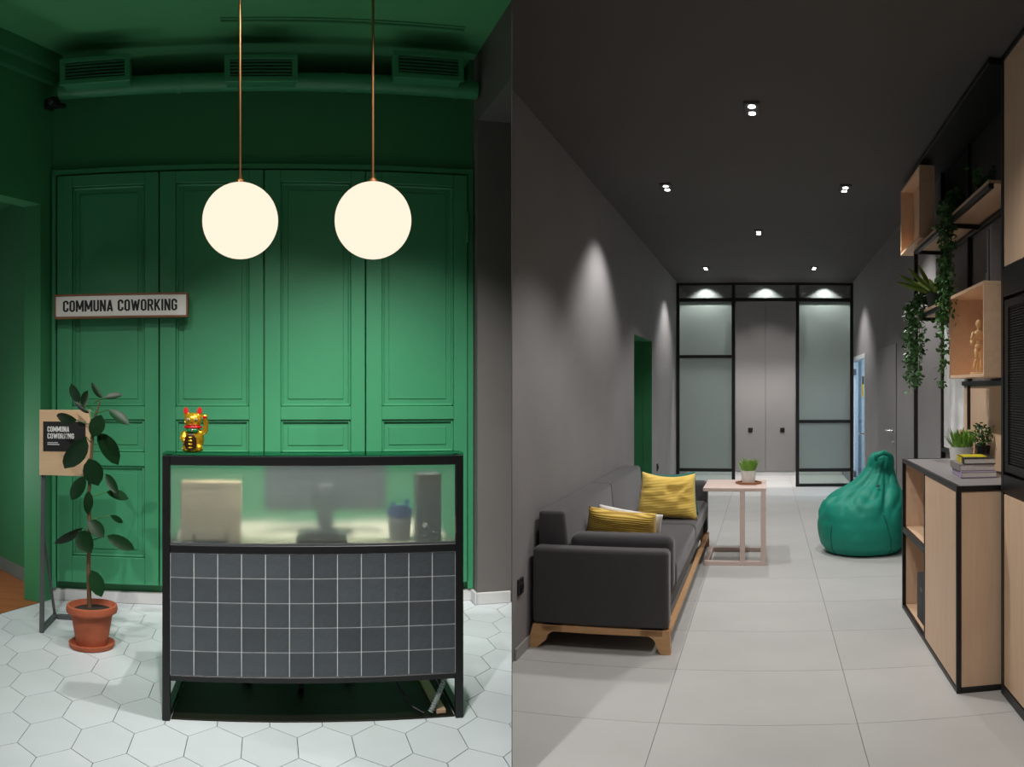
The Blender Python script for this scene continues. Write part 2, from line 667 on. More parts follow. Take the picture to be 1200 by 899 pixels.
struct('ceiling', MB().prism([(-3.2, -1.0), (-TANL, -1.0), (0, 0), (TANL * 6.0, 6.0), (-3.2, 6.0)], CL, CL + 0.1), 'green_ceiling_lit', 'L', 'dark green reception ceiling')
struct('wall_back', MB().box(-1.42, 1.345, BACK, BACK + 0.12, 0, 3.27).box(-1.42, 1.345, BACK + 0.55, BACK + 0.6, 3.2, CL).box(-1.42, 1.345, BACK + 0.12, BACK + 0.6, 3.2, 3.25).box(-1.42, -1.36, BACK, BACK + 0.6, 3.27, CL).box(1.29, 1.345, BACK, BACK + 0.6, 3.27, CL), 'green_wall', 'L', 'green reception wall behind the panelled doors')  # upper recess added so little light reaches the gap above the duct
# left wall: lintel over a wide opening, short pier in the corner
d = Vector((-0.4342, -0.9008))
nrm = Vector((-0.9008, 0.4342))
c0 = Vector((-1.385, BACK))


def along(t, o=0.0):
    p = c0 + d * t + nrm * o
    return (p.x, p.y)


wl = MB().prism([along(0), along(3.2), along(3.2, 0.14), along(-0.05, 0.14)], 2.545, CL)
wl.prism([along(0), along(0.13), along(0.13, 0.14), along(-0.05, 0.14)], 0, 2.545)
struct('wall_left', wl, 'green_wall', 'L', 'green slanting wall with a wide opening to the passage')
struct('wall_passage', MB().prism([(-1.47, 5.50), (-2.9, 7.25), (-2.8, 7.38), (-1.40, 5.66)], 0, 2.9), 'green_wall', 'L', 'green wall of the passage beyond the opening')
struct('ceiling', MB().prism([(-1.42, 5.52), along(0.2, 0.14), along(3.2, 0.14), (-4.0, 7.5), (-1.42, 7.5)], 2.72, 2.82), 'green_wall', 'L', 'green passage ceiling beyond the opening')
struct('trim_1', MB().prism([along(0.0), along(3.2), along(3.2, -0.10), along(0.03, -0.10)], 3.40, CL).prism([along(0.0), along(3.2), along(3.2, -0.05), along(0.03, -0.05)], 3.33, 3.40),
       'green_wall', 'L', 'green stepped cornice along the slanting wall')
struct('trim_2', MB().box(-0.28, 1.15, 4.925, 4.945, CL - 0.008, CL, 0.002).box(-0.28, 1.15, 4.89, 4.90, CL - 0.006, CL, 0.002), 'green_wall', 'L', 'thin green moulding across the ceiling')
# right: grey frontal wall and beam up to the partition
struct('wall_right', MB().prism([(1.31, 5.25), (TANL * 5.25 - 0.004, 5.25), (TANL * 5.55 - 0.004, 5.55), (1.31, 5.55)], 0, 3.07), 'grey_wall_warm', 'L', 'grey wall pier beside the green doors')
struct('trim_3', MB().prism([(1.315, 1.315 / TANL + 0.015), (TANL * 5.55 - 0.004, 5.55), (1.315, 5.55)], 3.07, CL), 'grey_wall_warm', 'L', 'grey ceiling beam beside the green ceiling')
# thin partition added to stop light passing between the two rooms, seen edge-on
pt = MB()
pt.prism([(-0.0012, 2.9), (0.0012, 2.9), (0.0024, 5.7), (-0.0024, 5.7)], 0, CL)
o = pt.build('wall_light_divider', 'dark_ceiling')
o['kind'] = 'structure'
o['label'] = 'thin grey panel added to keep light from crossing between the two rooms'
# skirtings
struct('baseboard_back', MB().box(-1.385, -0.35, 5.35, BACK, 0, 0.075, 0.004).box(0.9, 1.31, 5.35, BACK, 0, 0.075, 0.004), 'white_skirting', 'L', 'pale skirting below the green doors')
struct('baseboard_right', MB().box(1.295, TANL * 5.23 - 0.006, 5.23, 5.25, 0, 0.075, 0.004).box(1.29, 1.31, 5.23, 5.35, 0, 0.075, 0.004), 'white_skirting', 'L', 'pale skirting below the grey pier')
struct('baseboard_passage', MB().prism([(-1.455, 5.485), (-2.885, 7.235), (-2.90, 7.25), (-1.47, 5.50)], 0, 0.10), 'white_skirting', 'L', 'pale skirting along the passage wall')

# ---- panelled doors
edges = [-1.350, -0.686, -0.030, 0.605, 1.262]
zs_panels = [(1.255, 2.655), (0.965, 1.172), (0.300, 0.878)]
names = ['green panelled door leaf behind the rubber plant', 'green panelled door leaf behind the gold cat figurine', 'green panelled door leaf between the two globe lamps', 'green panelled door leaf beside the grey pier']
for i in range(4):
    x0, x1 = edges[i] + 0.004, edges[i + 1] - 0.004
    st0, st1 = (0.10, 0.088)
    zb, zt = 0.130, 2.730
    m = MB()
    m.box(x0, x0 + st0, 5.3100, 5.3500, zb, zt, 0.003)
    m.box(x1 - st1, x1, 5.3100, 5.3500, zb, zt, 0.003)
    zz = [zt] + [z for p in zs_panels for z in (p[1], p[0])] + [zb]
    for a in range(0, 8, 2):
        m.box(x0 + st0, x1 - st1, 5.3102, 5.3495, zz[a + 1], zz[a], 0.003)
    dr = struct('door_%d' % (i + 1), m, 'green_paint', 'L', names[i])
    for z0, z1 in zs_panels:
        px0, px1 = x0 + st0, x1 - st1
        MB().box(px0, px1, 5.3370, 5.3490, z0, z1).box(px0 + 0.045, px1 - 0.045, 5.3320, 5.3390, z0 + 0.045, z1 - 0.045, 0.004).build('panel', 'green_paint', dr)
        mo = MB()
        for (a, b, c, e) in ((px0, px0 + 0.016, z0, z1), (px1 - 0.016, px1, z0, z1), (px0, px1, z0, z0 + 0.016), (px0, px1, z1 - 0.016, z1)):
            mo.box(a, b, 5.3210, 5.3410, c, e, 0.005)
        mo.build('moulding', 'green_paint', dr)
struct('trim_4', MB().box(-1.385, -1.357, 5.3250, 5.3750, 0.08, 2.78, 0.003).box(1.267, 1.305, 5.3370, 5.3750, 0.08, 2.78, 0.003).box(-1.385, 1.305, 5.3250, 5.3750, 2.741, 2.775, 0.003),
       'green_paint', 'L', 'green door frame around the four leaves')

MB().box(1.246, 1.268, 5.292, 5.312, 2.30, 2.50, 0.008, 2).build('latch', 'green_wall', dr, 40)

# ---- ventilation: round duct and three grilled boxes
vp = thing('ventilation_duct', 'green painted round duct running below the three air vents', 'duct', 'L', (0, 5.19, 3.235))
MB().tube([(-1.30, 0, 0), (1.29, 0, 0)], 0.055, 20).build('pipe', 'green_paint', vp, 40)
for x in (-0.55, 0.45, 1.16):
    MB().lathe([(0.060, -0.012), (0.060, 0.012)], 20).build('clamp_ring', 'green_paint', vp, 40).matrix_local = Matrix.Translation((x, 0, 0)) @ Matrix.Rotation(PI / 2, 4, 'Y')


def vent():
    t = thing('air_vent', '', 'vent', 'L', (0, 0, 0), 0, 'air vents below the green ceiling')
    MB().box(-0.205, 0.205, 0.02, 0.135, -0.07, 0.075, 0.004).build('housing', 'green_paint', t)
    f = MB()
    f.box(-0.215, 0.215, 0.0, 0.02, 0.052, 0.08, 0.003).box(-0.215, 0.215, 0.0, 0.02, -0.08, -0.048, 0.003)
    f.box(-0.215, -0.182, 0.0, 0.02, -0.048, 0.052, 0.003).box(0.182, 0.215, 0.0, 0.02, -0.048, 0.052, 0.003)
    f.build('frame', 'green_paint', t)
    MB().box(-0.182, 0.182, 0.016, 0.0195, -0.048, 0.052).build('opening', 'black_plastic', t)
    sl = MB().box(-0.182, 0.182, 0.002, 0.015, -0.0022, 0.0022).mesh('slat', 'green_paint')
    for k in range(5):
        link('slat', sl, t).location = (0, 0, -0.036 + k * 0.0195)
    return t


v0 = vent()
put(v0, 'L', (-1.035, 4.99, 3.275))
v0['label'] = 'green grilled air vent nearest the slanting wall'
copy_tree(v0, 'L', (-0.045, 4.99, 3.245), 0, 'green grilled air vent midway along the round duct')
copy_tree(v0, 'L', (0.948, 4.99, 3.29), 0, 'green grilled air vent nearest the grey beam')

sc = thing('security_camera', 'small black security camera in the corner under the cornice', 'camera', 'L', (-1.345, 5.2, 3.165), -0.6)
MB().box(-0.05, 0.045, -0.035, 0.035, -0.035, 0.03, 0.012, 3).build('housing', 'black_plastic', sc, 40)
MB().lathe([(0.018, 0), (0.018, 0.012), (0.011, 0.014), (0.011, 0.004)], 16).build('lens', 'screen_grey', sc, 40).matrix_local = Matrix.Translation((0.02, -0.034, -0.005)) @ Matrix.Rotation(PI / 2, 4, 'X')
MB().box(-0.02, 0.02, 0.03, 0.10, -0.012, 0.012, 0.004).build('bracket', 'black_plastic', sc)

li = bpy.data.lights.new('passage_fill', 'POINT')  # unseen fill added to brighten the passage wall and skirting
li.energy = 16
li.shadow_soft_size = 0.08
lo = bpy.data.objects.new('passage_fill', li)
COL.objects.link(lo)
lo.location = ROOM['L'] @ Vector((-2.35, 5.0, 0.85))

# ---- pendant globes
def pendant(x, y, z, r, label):
    t = thing('pendant_lamp', label, 'lamp', 'L', (x, y, z), 0, 'globe pendant lamps over the desk')
    MB().ell((0, 0, 0), (r, r, r), 40).build('globe', 'globe_glow', t, 180)
    MB().tube([(0, 0, r + 0.012), (0, 0, CL - z - 0.02)], 0.0062, 10).build('rod', 'brass', t, 60)
    MB().lathe([(0.024, r - 0.004), (0.022, r + 0.010), (0.009, r + 0.016), (0.009, r + 0.03)], 20).build('cap', 'brass', t, 40)
    MB().lathe([(0.05, CL - z - 0.025), (0.05, CL - z)], 24).build('ceiling_rose', 'brass', t, 40)
    return t


pendant(-0.126, 3.75, 2.106, 0.167, 'glowing white globe lamp on a brass rod, hanging nearer the gold cat figurine')
pendant(0.460, 3.75, 2.112, 0.170, 'glowing white globe lamp on a brass rod, hanging nearer the grey pier')

# ---- lettered sign
sg = thing('wall_sign', 'narrow white sign with black capitals in a brown wooden frame', 'sign', 'L', (-0.922, 5.235, 1.886))
f = MB()
f.box(-0.425, 0.425, 0, 0.055, 0.064, 0.076, 0.002).box(-0.425, 0.425, 0, 0.055, -0.076, -0.064, 0.002)
f.box(-0.425, -0.413, 0, 0.055, -0.064, 0.064, 0.002).box(0.413, 0.425, 0, 0.055, -0.064, 0.064, 0.002)
f.build('frame', 'frame_brown', sg)
MB().box(-0.413, 0.413, 0.006, 0.05, -0.064, 0.064).build('face', 'sign_white', sg)
lettering('COMMUNA COWORKING', sg, (-0.005, 0.0045, -0.035), 0.072, 0.725, 'print_black')

# ---- floor stand with plywood board
ss = thing('sign_stand', 'plywood notice board on a grey steel stand behind the rubber plant', 'sign stand', 'L', (-1.262, 4.60, 0))
MB().box(-0.002, 0.288, -0.012, 0.004, 0.885, 1.25, 0.002).build('board', 'sign_wood', ss)
MB().box(0.02, 0.262, -0.0145, -0.0121, 1.02, 1.185).build('black_print', 'print_black', ss)
lettering('COMMUNA', ss, (0.045, -0.0152, 1.128), 0.030, 0.125, 'print_white', depth=0.0005, centre=False)
lettering('COWORKING', ss, (0.045, -0.0152, 1.090), 0.030, 0.152, 'print_white', depth=0.0005, centre=False)
for z, w in ((1.068, 0.06), (1.058, 0.068)):
    MB().box(0.045, 0.045 + w, -0.0152, -0.0146, z - 0.0022, z + 0.0018).build('small_print', 'print_white', ss)
MB().box(-0.008, 0.018, 0.004, 0.022, 0.0, 1.2, 0.003).build('post', 'dark_grey_steel', ss).matrix_local = Matrix.Rotation(math.radians(0.6), 4, 'Y')
MB().box(0.018, 0.27, 0.30, 0.33, 0.0, 0.028, 0.003).box(-0.012, 0.014, 0.022, 0.33, 0.0, 0.028, 0.003).build('foot', 'dark_grey_steel', ss)
MB().tube([(0.003, 0.315, 0.02), (0.003, 0.024, 0.62)], 0.009, 8).build('brace', 'dark_grey_steel', ss)

# ---- rubber plant
pl = thing('rubber_plant', 'rubber plant with dark glossy leaves in a terracotta pot', 'potted plant', 'L', (-0.932, 4.43, 0))
MB().lathe([(0.085, 0), (0.118, 0.004), (0.124, 0.026), (0.116, 0.028), (0.106, 0.014), (0.085, 0.012)], 36, cap=True).build('saucer', 'terracotta', pl, 50)
MB().lathe([(0.083, 0.0145), (0.112, 0.182), (0.134, 0.186), (0.138, 0.20), (0.134, 0.222), (0.122, 0.224), (0.112, 0.205), (0.104, 0.196)], 36, cap=True).build('pot', 'terracotta', pl, 50)
s = MB().lathe([(0.104, 0.197), (0.06, 0.205), (0.0, 0.208)], 24)
s.build('soil', 'soil', pl, 60)
MB().tube([(-0.012, 0, 0.19), (-0.020, 0.004, 0.40), (-0.012, 0, 0.62), (-0.016, -0.004, 0.80), (-0.005, 0, 0.98), (0.005, 0.002, 1.14), (0.018, 0, 1.22), (0.045, 0, 1.30)],
          [0.013, 0.012, 0.011, 0.010, 0.009, 0.008, 0.006, 0.004], 10).build('stem', 'stem_brown', pl, 60)
LV = [(-0.07, 1.291, -0.098, 1.39, 0.054), (-0.056, 1.27, -0.009, 1.355, 0.045), (0.059, 1.318, -0.023, 1.4, 0.036), (0.066, 1.318, 0.162, 1.339, 0.032), (0.093, 1.257, 0.209, 1.182, 0.05), (-0.015, 1.236, -0.124, 1.311, 0.034),
      (-0.077, 1.202, -0.213, 1.216, 0.05), (0.053, 1.23, 0.009, 1.112, 0.086), (0.025, 1.134, 0.144, 0.964, 0.082), (-0.029, 1.114, -0.152, 0.93, 0.086), (-0.015, 0.998, 0.039, 0.855, 0.109), (-0.043, 0.903, -0.118, 0.767, 0.073),
      (0.073, 0.917, 0.148, 0.821, 0.05), (0.08, 0.821, 0.195, 0.787, 0.046), (-0.015, 0.828, -0.015, 0.705, 0.041), (-0.015, 0.672, 0.073, 0.59, 0.077), (0.1, 0.699, 0.162, 0.651, 0.024), (-0.05, 0.628, -0.213, 0.522, 0.046),
      (-0.07, 0.61, 0.012, 0.515, 0.1), (0.08, 0.59, 0.23, 0.522, 0.05), (-0.002, 0.406, 0.059, 0.27, 0.082)]
rr = random.Random(3)
for i, (bx, bz, tx, tz, w) in enumerate(LV):
    L2 = math.hypot(tx - bx, tz - bz)
    thin = w / L2 < 0.4
    dy = rr.uniform(-0.10, 0.02) if not thin else rr.uniform(-0.06, 0.08)
    y0 = rr.uniform(-0.02, 0.02)
    sd = (rr.uniform(0.8, 1), rr.uniform(-0.3, 0.3) if not thin else rr.uniform(0.5, 0.9), rr.uniform(-0.2, 0.2))
    dv = Vector((tx - bx, 0, tz - bz))
    sd = Vector((-dv.z, 0, dv.x)).normalized() + Vector((0, rr.uniform(0.1, 0.4) * (1 if not thin else 2.4), 0))
    lo = MB().leaf((bx, y0, bz), (tx, y0 + dy, tz), w * (1.0 if not thin else 1.35), sd, 0.12, 0.25, 6).build('leaf', 'rubber_leaf', pl, 180)
    MB().tube([(bx, y0, bz), ((bx - 0.01) * 0.5, y0 * 0.5, bz - 0.015), (-0.008 if bz < 1.2 else 0.01, 0, bz - 0.03)], [0.0028, 0.003, 0.0034], 6).build('stalk', 'leaf_green', lo)

# ---- reception desk
DESK = ROOM['L'] @ Matrix.Translation((0.182, 3.47, 0)) @ Matrix.Rotation(math.radians(-1.5), 4, 'Z')
dk = thing('reception_desk', 'black steel reception desk with slate tiled front and frosted glass', 'desk', DESK, (0, 0, 0))
W = 0.620
DD = 0.62
TZ = 1.093
TD = 0.11                                   # the glass ledge on top is shallow, the worktop behind it lower and deeper
fr = MB()
for sx in (-1, 1):
    a0, a1 = sx * W - (0.032 if sx > 0 else 0), sx * W + (0.032 if sx < 0 else 0)
    fr.box(a0, a1, 0.0, 0.032, 0, TZ, 0.002)
    fr.box(a0, a1, DD - 0.032, DD, 0, 0.698, 0.002)
    a, b = (sx * W - 0.030, sx * W - 0.002) if sx > 0 else (sx * W + 0.002, sx * W + 0.030)
    fr.box(a, b, 0.032, DD - 0.032, 0.0, 0.03, 0.002).box(a, b, 0.032, TD, TZ - 0.030, TZ - 0.002, 0.002).box(a, b, 0.032, DD - 0.032, 0.166, 0.19, 0.002)
fr.box(-W + 0.032, W - 0.032, 0.001, 0.031, TZ - 0.040, TZ - 0.001, 0.002)
for y in (0.001, DD - 0.031):
    fr.box(-W + 0.032, W - 0.032, y, y + 0.03, 0.166, 0.190, 0.002)
fr.box(-W + 0.032, W - 0.032, 0.001, 0.03, 0.694, 0.726, 0.002)
fr.build('frame', 'black_steel', dk)
MB().box(-W + 0.033, W - 0.033, 0.004, 0.012, 0.727, 0.735).build('glass_channel', 'dark_grey_steel', dk)
MB().box(-W, W, 0.0, TD, TZ + 0.0005, TZ + 0.011, 0.0015).build('glass_ledge', 'top_glass', dk)
MB().box(-W + 0.034, W - 0.034, 0.012, 0.018, 0.736, TZ - 0.041).build('frosted_pane', 'frost_desk', dk)
tp = MB().box(-W + 0.033, W - 0.033, 0.0046, 0.026, 0.191, 0.693).build('tile_backing', 'pale_grout', dk)
ts = (2 * W - 0.066) / 12
rows = (0.693 - 0.191) / 5
tm = MB().box(-ts / 2 + 0.0017, ts / 2 - 0.0017, 0.0, 0.0045, -rows / 2 + 0.0017, rows / 2 - 0.0017, 0.0006).mesh('slate_tile', 'slate_tile')
for j in range(5):
    for i in range(12):
        link('slate_tile', tm, dk).location = (-W + 0.033 + ts * (i + 0.5), 0.003, 0.191 + rows * (j + 0.5))
for sx in (-1, 1):
    MB().box(sx * W - sx * 0.022 - 0.004, sx * W - sx * 0.022 + 0.004, 0.034, DD - 0.034, 0.192, 0.72).build('side_panel', 'black_plastic', dk)
MB().box(-W + 0.034, W - 0.034, 0.034, DD - 0.002, 0.700, 0.728, 0.002).build('worktop', 'cream_top', dk)

MB().box(-W + 0.05, W - 0.05, 0.034, 0.048, TZ - 0.012, TZ - 0.006).build('led_strip', 'led_glow', dk)
MB().box(-W + 0.045, W - 0.045, 0.032, 0.052, TZ - 0.0055, TZ - 0.001).build('led_light_shield', 'black_steel', dk)  # cover added to block the strip's upward light through the glass
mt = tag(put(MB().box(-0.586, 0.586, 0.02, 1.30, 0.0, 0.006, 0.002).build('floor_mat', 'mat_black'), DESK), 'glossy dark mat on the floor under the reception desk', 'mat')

# things kept on the worktop, seen through the frosted pane
WZ = 0.7285
t = thing('plastic_box', 'beige plastic box with a dark handle behind the frosted pane', 'box', DESK, (-0.425, 0.035, WZ))
MB().box(-0.124, 0.124, 0.0, 0.10, 0.0, 0.252, 0.008, 2).build('body', 'beige_plastic', t, 40)
MB().box(-0.124, 0.124, -0.003, 0.103, 0.225, 0.254, 0.006, 2).build('lid', 'beige_plastic', t, 40)
MB().tube([(-0.066, -0.006, 0.035), (-0.066, -0.010, 0.008), (0.066, -0.010, 0.008), (0.066, -0.006, 0.035)], 0.007, 8).build('handle', 'black_plastic', t, 60)
t = thing('monitor', 'dark computer monitor turned away behind the frosted pane', 'monitor', DESK, (0.06, 0.30, WZ))
MB().box(-0.27, 0.27, 0.0, 0.035, 0.10, 0.335, 0.006, 2).build('screen', 'screen_grey', t)
MB().box(-0.035, 0.035, -0.03, 0.0, 0.004, 0.22, 0.004).build('neck', 'screen_grey', t)
MB().box(-0.12, 0.12, -0.08, 0.08, 0.0, 0.012, 0.004).build('foot', 'black_plastic', t)
t = thing('desk_tray', 'flat black tray close behind the frosted pane, before the monitor', 'tray', DESK, (0.035, 0.03, WZ))
MB().box(-0.105, 0.105, 0.0, 0.10, 0.0, 0.022, 0.003).build('body', 'black_plastic', t)
MB().box(-0.07, 0.07, 0.02, 0.09, 0.022, 0.05, 0.008, 2).build('top_case', 'grey_blue_plastic', t)
t = thing('pen_cup', 'grey cup filled with blue things behind the frosted pane', 'cup', DESK, (0.365, 0.10, WZ))
MB().lathe([(0.042, 0), (0.052, 0.11), (0.048, 0.11), (0.039, 0.004)], 20).build('cup', 'cup_grey', t, 40)
for a, b, h in ((-0.02, 0.01, 0.16), (0.012, -0.01, 0.15), (0.026, 0.014, 0.17), (-0.006, -0.02, 0.15)):
    MB().tube([(a * 0.5, b * 0.5, 0.006), (a * 1.3, b * 1.3, h)], 0.009, 8).build('marker', 'blue_plastic', t, 40)
MB().lathe([(0.053, 0.105), (0.054, 0.135), (0.047, 0.135), (0.0475, 0.112)], 20).build('band', 'blue_plastic', t, 40)
t = thing('computer_tower', 'tall dark grey tower standing behind the frosted pane', 'tower', DESK, (0.485, 0.05, WZ))
MB().box(-0.05, 0.05, 0.0, 0.12, 0.0, 0.285, 0.005, 2).build('case', 'grey_blue_plastic', t)
MB().box(-0.046, 0.046, -0.003, 0.0, 0.255, 0.28, 0.001).build('dark_strip', 'black_plastic', t)
MB().lathe([(0.012, 0), (0.008, 0.004)], 12).build('button', 'white_gloss', t, 40).matrix_local = Matrix.Translation((-0.02, -0.0005, 0.07)) @ Matrix.Rotation(PI / 2, 4, 'X')

# swivel stool behind the desk: only a castor shows under the bottom rail
t = thing('swivel_stool', 'dark swivel stool on castors tucked behind the reception desk', 'stool', DESK, (-0.06, 0.60, 0.0065))
for k in range(5):
    a = -PI / 2 + 0.05 + k * 2 * PI / 5
    c, s_ = math.cos(a), math.sin(a)
    lg = MB().tube([(0, 0, 0.105), (c * 0.25, s_ * 0.25, 0.075)], [0.018, 0.012], 8).build('leg', 'black_plastic', t, 40)
    MB().tube([(c * 0.25 - s_ * 0.012, s_ * 0.25 + c * 0.012, 0.027), (c * 0.25 + s_ * 0.012, s_ * 0.25 - c * 0.012, 0.027)], 0.027, 14).tube([(c * 0.25, s_ * 0.25, 0.03), (c * 0.25, s_ * 0.25, 0.078)], 0.007, 8).build('castor', 'black_plastic', lg, 40)
MB().tube([(0, 0, 0.09), (0, 0, 0.44)], 0.022, 12).build('column', 'black_steel', t, 40)
MB().lathe([(0.14, 0.43), (0.19, 0.445), (0.19, 0.49), (0.15, 0.51), (0, 0.513)], 28).build('seat', 'sofa_fabric', t, 50)

t = thing('flexible_conduit', 'grey ribbed conduit curling to the floor by the desk leg', 'conduit', DESK, (0, 0, 0))
path = []
for i in range(60):
    u = i / 59
    x = 0.575 - 0.012 * math.sin(u * 2) - 0.075 * max(0, (u - 0.35) / 0.65) ** 1.5
    path.append((x, 0.075 - 0.03 * u, 0.30 * (1 - u) + 0.018))
MB().tube(path, [0.0125 if i % 2 else 0.0095 for i in range(60)], 10).build('hose', 'conduit_grey', t)
t = thing('power_cable', 'black cable drooping below the desk rail to the dark mat', 'cable', DESK, (0, 0, 0))
MB().tube([(0.30, 0.2, 0.40), (0.32, 0.18, 0.20), (0.37, 0.12, 0.09), (0.42, 0.07, 0.03), (0.46, 0.05, 0.0125)], 0.006, 8).build('cable', 'black_plastic', t, 60)
t = tag(put(MB().box(-0.02, 0.02, 0.0, 0.56, 0, 0.018, 0.002).build('wooden_batten', 'plywood_flat'), DESK, (0.535, 0.045, 0.0065), math.radians(2)), 'thin wooden batten lying on the dark mat under the desk', 'batten')

# ---- gold beckoning cat
ct = thing('cat_figurine', 'shiny gold waving cat figurine with red ears and green bib', 'figurine', DESK, (-0.498, 0.052, TZ + 0.0112))
b = MB()
b.ell((0, 0, 0.052), (0.047, 0.040, 0.056), 18)
b.ell((0, 0, 0.010), (0.045, 0.040, 0.0135), 18)
b.ell((0.026, -0.022, 0.018), (0.018, 0.022, 0.017), 12)
b.ell((-0.026, -0.022, 0.018), (0.018, 0.022, 0.017), 12)
b.ell((0, -0.004, 0.131), (0.037, 0.033, 0.034), 18)
for sx in (-1, 1):
    b.tube([(sx * 0.024, 0, 0.148), (sx * 0.029, 0, 0.168), (sx * 0.031, 0, 0.190)], [0.014, 0.011, 0.002], 10)
b.tube([(0.030, -0.005, 0.075), (0.052, -0.008, 0.088), (0.055, -0.010, 0.118), (0.053, -0.014, 0.138)], [0.014, 0.013, 0.011, 0.010], 10)
b.ell((0.051, -0.016, 0.147), (0.013, 0.012, 0.012), 12)
b.tube([(-0.034, -0.008, 0.082), (-0.042, -0.026, 0.06), (-0.028, -0.042, 0.045)], [0.013, 0.012, 0.011], 10)
fuse(b, 0.0032).build('body', 'gold', ct, 180)
for sx in (-1, 1):
    MB().leaf((sx * 0.025, -0.0135, 0.158), (sx * 0.031, -0.006, 0.188), 0.021, (1, 0, 0), 0, 0.1, 4).build('ear_lining', 'red_gloss', ct)
    e = MB().ell((sx * 0.016, -0.0345, 0.137), (0.0062, 0.0035, 0.0042), 10).build('eye', 'white_gloss', ct, 180)
    MB().ell((sx * 0.016, -0.0385, 0.137), (0.0032, 0.002, 0.0036), 8).build('pupil', 'black_plastic', e, 180)
MB().ell((0, -0.038, 0.127), (0.0035, 0.003, 0.0025), 8).build('nose', 'red_gloss', ct, 180)
MB().tube([(-0.012, -0.036, 0.117), (0, -0.038, 0.114), (0.012, -0.036, 0.117)], 0.0016, 6).build('mouth', 'red_gloss', ct)
cpts = [(0.034 * math.cos(a), -0.002 + 0.033 * math.sin(a), 0.104) for a in [2 * PI * k / 24 for k in range(25)]]
MB().tube(cpts, 0.0055, 8, False).build('collar', 'red_gloss', ct, 180)
MB().ell((0, -0.027, 0.090), (0.028, 0.016, 0.013), 14).build('bib', 'green_gloss', ct, 180)
MB().ell((0, -0.045, 0.094), (0.006, 0.005, 0.006), 10).build('bell', 'chrome', ct, 180)
cn = MB().ell((-0.006, -0.046, 0.044), (0.026, 0.007, 0.036), 20).build('coin', 'coin_brown', ct, 180)
for k in range(4):
    MB().ell((-0.006, -0.0535, 0.022 + k * 0.014), (0.010, 0.0015, 0.0035), 8).build('coin_mark', 'gold', cn, 180)
MB().ell((0.051, -0.0275, 0.146), (0.008, 0.003, 0.006), 8).build('paw_pad', 'red_gloss', ct, 180)

# ================================================================== LOUNGE (right room)
CR = 2.86
XL, XR = -1.243, 1.222
ZB = 13.4
fl = struct('floor', MB().prism([(0, 0), (TANR, -1.0), (1.6, -1.0), (1.6, ZB + 0.1), (XL, ZB + 0.1), (XL, -XL / TANR)], -0.06, -0.004), 'grey_grout', 'R', 'lounge floor of large pale grey concrete tiles')
TWX, TWY = 0.81, 0.6685
g = 0.0014
rect = [(-TWX / 2 + g, -TWY / 2 + g), (TWX / 2 - g, -TWY / 2 + g), (TWX / 2 - g, TWY / 2 - g), (-TWX / 2 + g, TWY / 2 - g)]
spots = [(rect, (-0.435 + TWX * (i + 0.5), 3.466 + TWY * (k + 0.5))) for i in range(-2, 4) for k in range(-5, 15)]
lay_tiles(fl, spots, [(-1.0, 0.0, -XL), (1, 0, 1.6), (-1.0, -TANR, 0.0), (0, 1, ZB), (0, -1, -0.4)], 0.012, 'concrete_tile', 'floor_tile')
struct('ceiling', MB().prism([(0, 0), (TANR, -1.0), (1.6, -1.0), (1.6, ZB + 0.1), (XL, ZB + 0.1), (XL, -XL / TANR)], CR, CR + 0.1), 'dark_ceiling', 'R', 'dark charcoal lounge ceiling with paired downlights')
OZ0, OZ1, OH = 8.01, 9.29, 1.885
xo = XL - 0.10
w = MB().prism([(XL, -XL / TANR), (XL, OZ0), (xo, OZ0), (xo, -xo / TANR)], 0, CR)
w.prism([(XL, OZ1), (XL, ZB + 0.1), (xo, ZB + 0.1), (xo, OZ1)], 0, CR)
w.prism([(XL, OZ0), (XL, OZ1), (xo, OZ1), (xo, OZ0)], OH, CR)
struct('wall_left', w, 'grey_plaster', 'R', 'grey plaster wall behind the sofa with a green opening')
n = MB().box(-1.72, -1.3425, OZ0 - 0.06, OZ0, 0, OH + 0.06).box(-1.72, -1.3425, OZ1, OZ1 + 0.06, 0, OH + 0.06).box(-1.72, -1.3425, OZ0, OZ1, OH, OH + 0.06).box(-1.78, -1.72, OZ0 - 0.06, OZ1 + 0.06, 0, OH + 0.06)
n.box(-1.3425, XL - 0.001, OZ1 - 0.004, OZ1, 0, OH).box(-1.3425, XL - 0.001, OZ0, OZ0 + 0.004, 0, OH).box(-1.3425, XL - 0.001, OZ0, OZ1, OH - 0.004, OH)
struct('wall_niche', n, 'green_wall', 'R', 'green painted opening in the grey wall')
GZ0, GZ1, GH = 10.40, 11.70, 1.79
w = MB().box(XR, XR + 0.1, -1.0, GZ0, 0, CR).box(XR, XR + 0.1, GZ1, ZB + 0.1, 0, CR).box(XR, XR + 0.1, GZ0, GZ1, GH, CR)
struct('wall_right', w, 'grey_plaster', 'R', 'grey plaster wall with a flush door and a glass door')
struct('wall_back', MB().box(XL, XR, ZB, ZB + 0.1, 0, CR), 'grey_plaster', 'R', 'grey wall behind the glass partition')
struct('baseboard_left', MB().box(XL, XL + 0.012, 4.10, OZ0, 0, 0.06, 0.003).box(XL, XL + 0.012, OZ1, ZB, 0, 0.06, 0.003), 'grey_skirting', 'R', 'pale grey skirting along the sofa wall')
struct('baseboard_back', MB().box(XL + 0.013, XR - 0.013, ZB - 0.012, ZB, 0, 0.06, 0.003), 'white_skirting', 'R', 'pale skirting at the foot of the far wall')
struct('baseboard_right', MB().box(XR - 0.012, XR, 5.75, 7.85, 0, 0.05, 0.003).box(XR - 0.012, XR, 9.16, GZ0 - 0.03, 0, 0.05, 0.003), 'grey_skirting', 'R', 'pale grey skirting along the door wall')

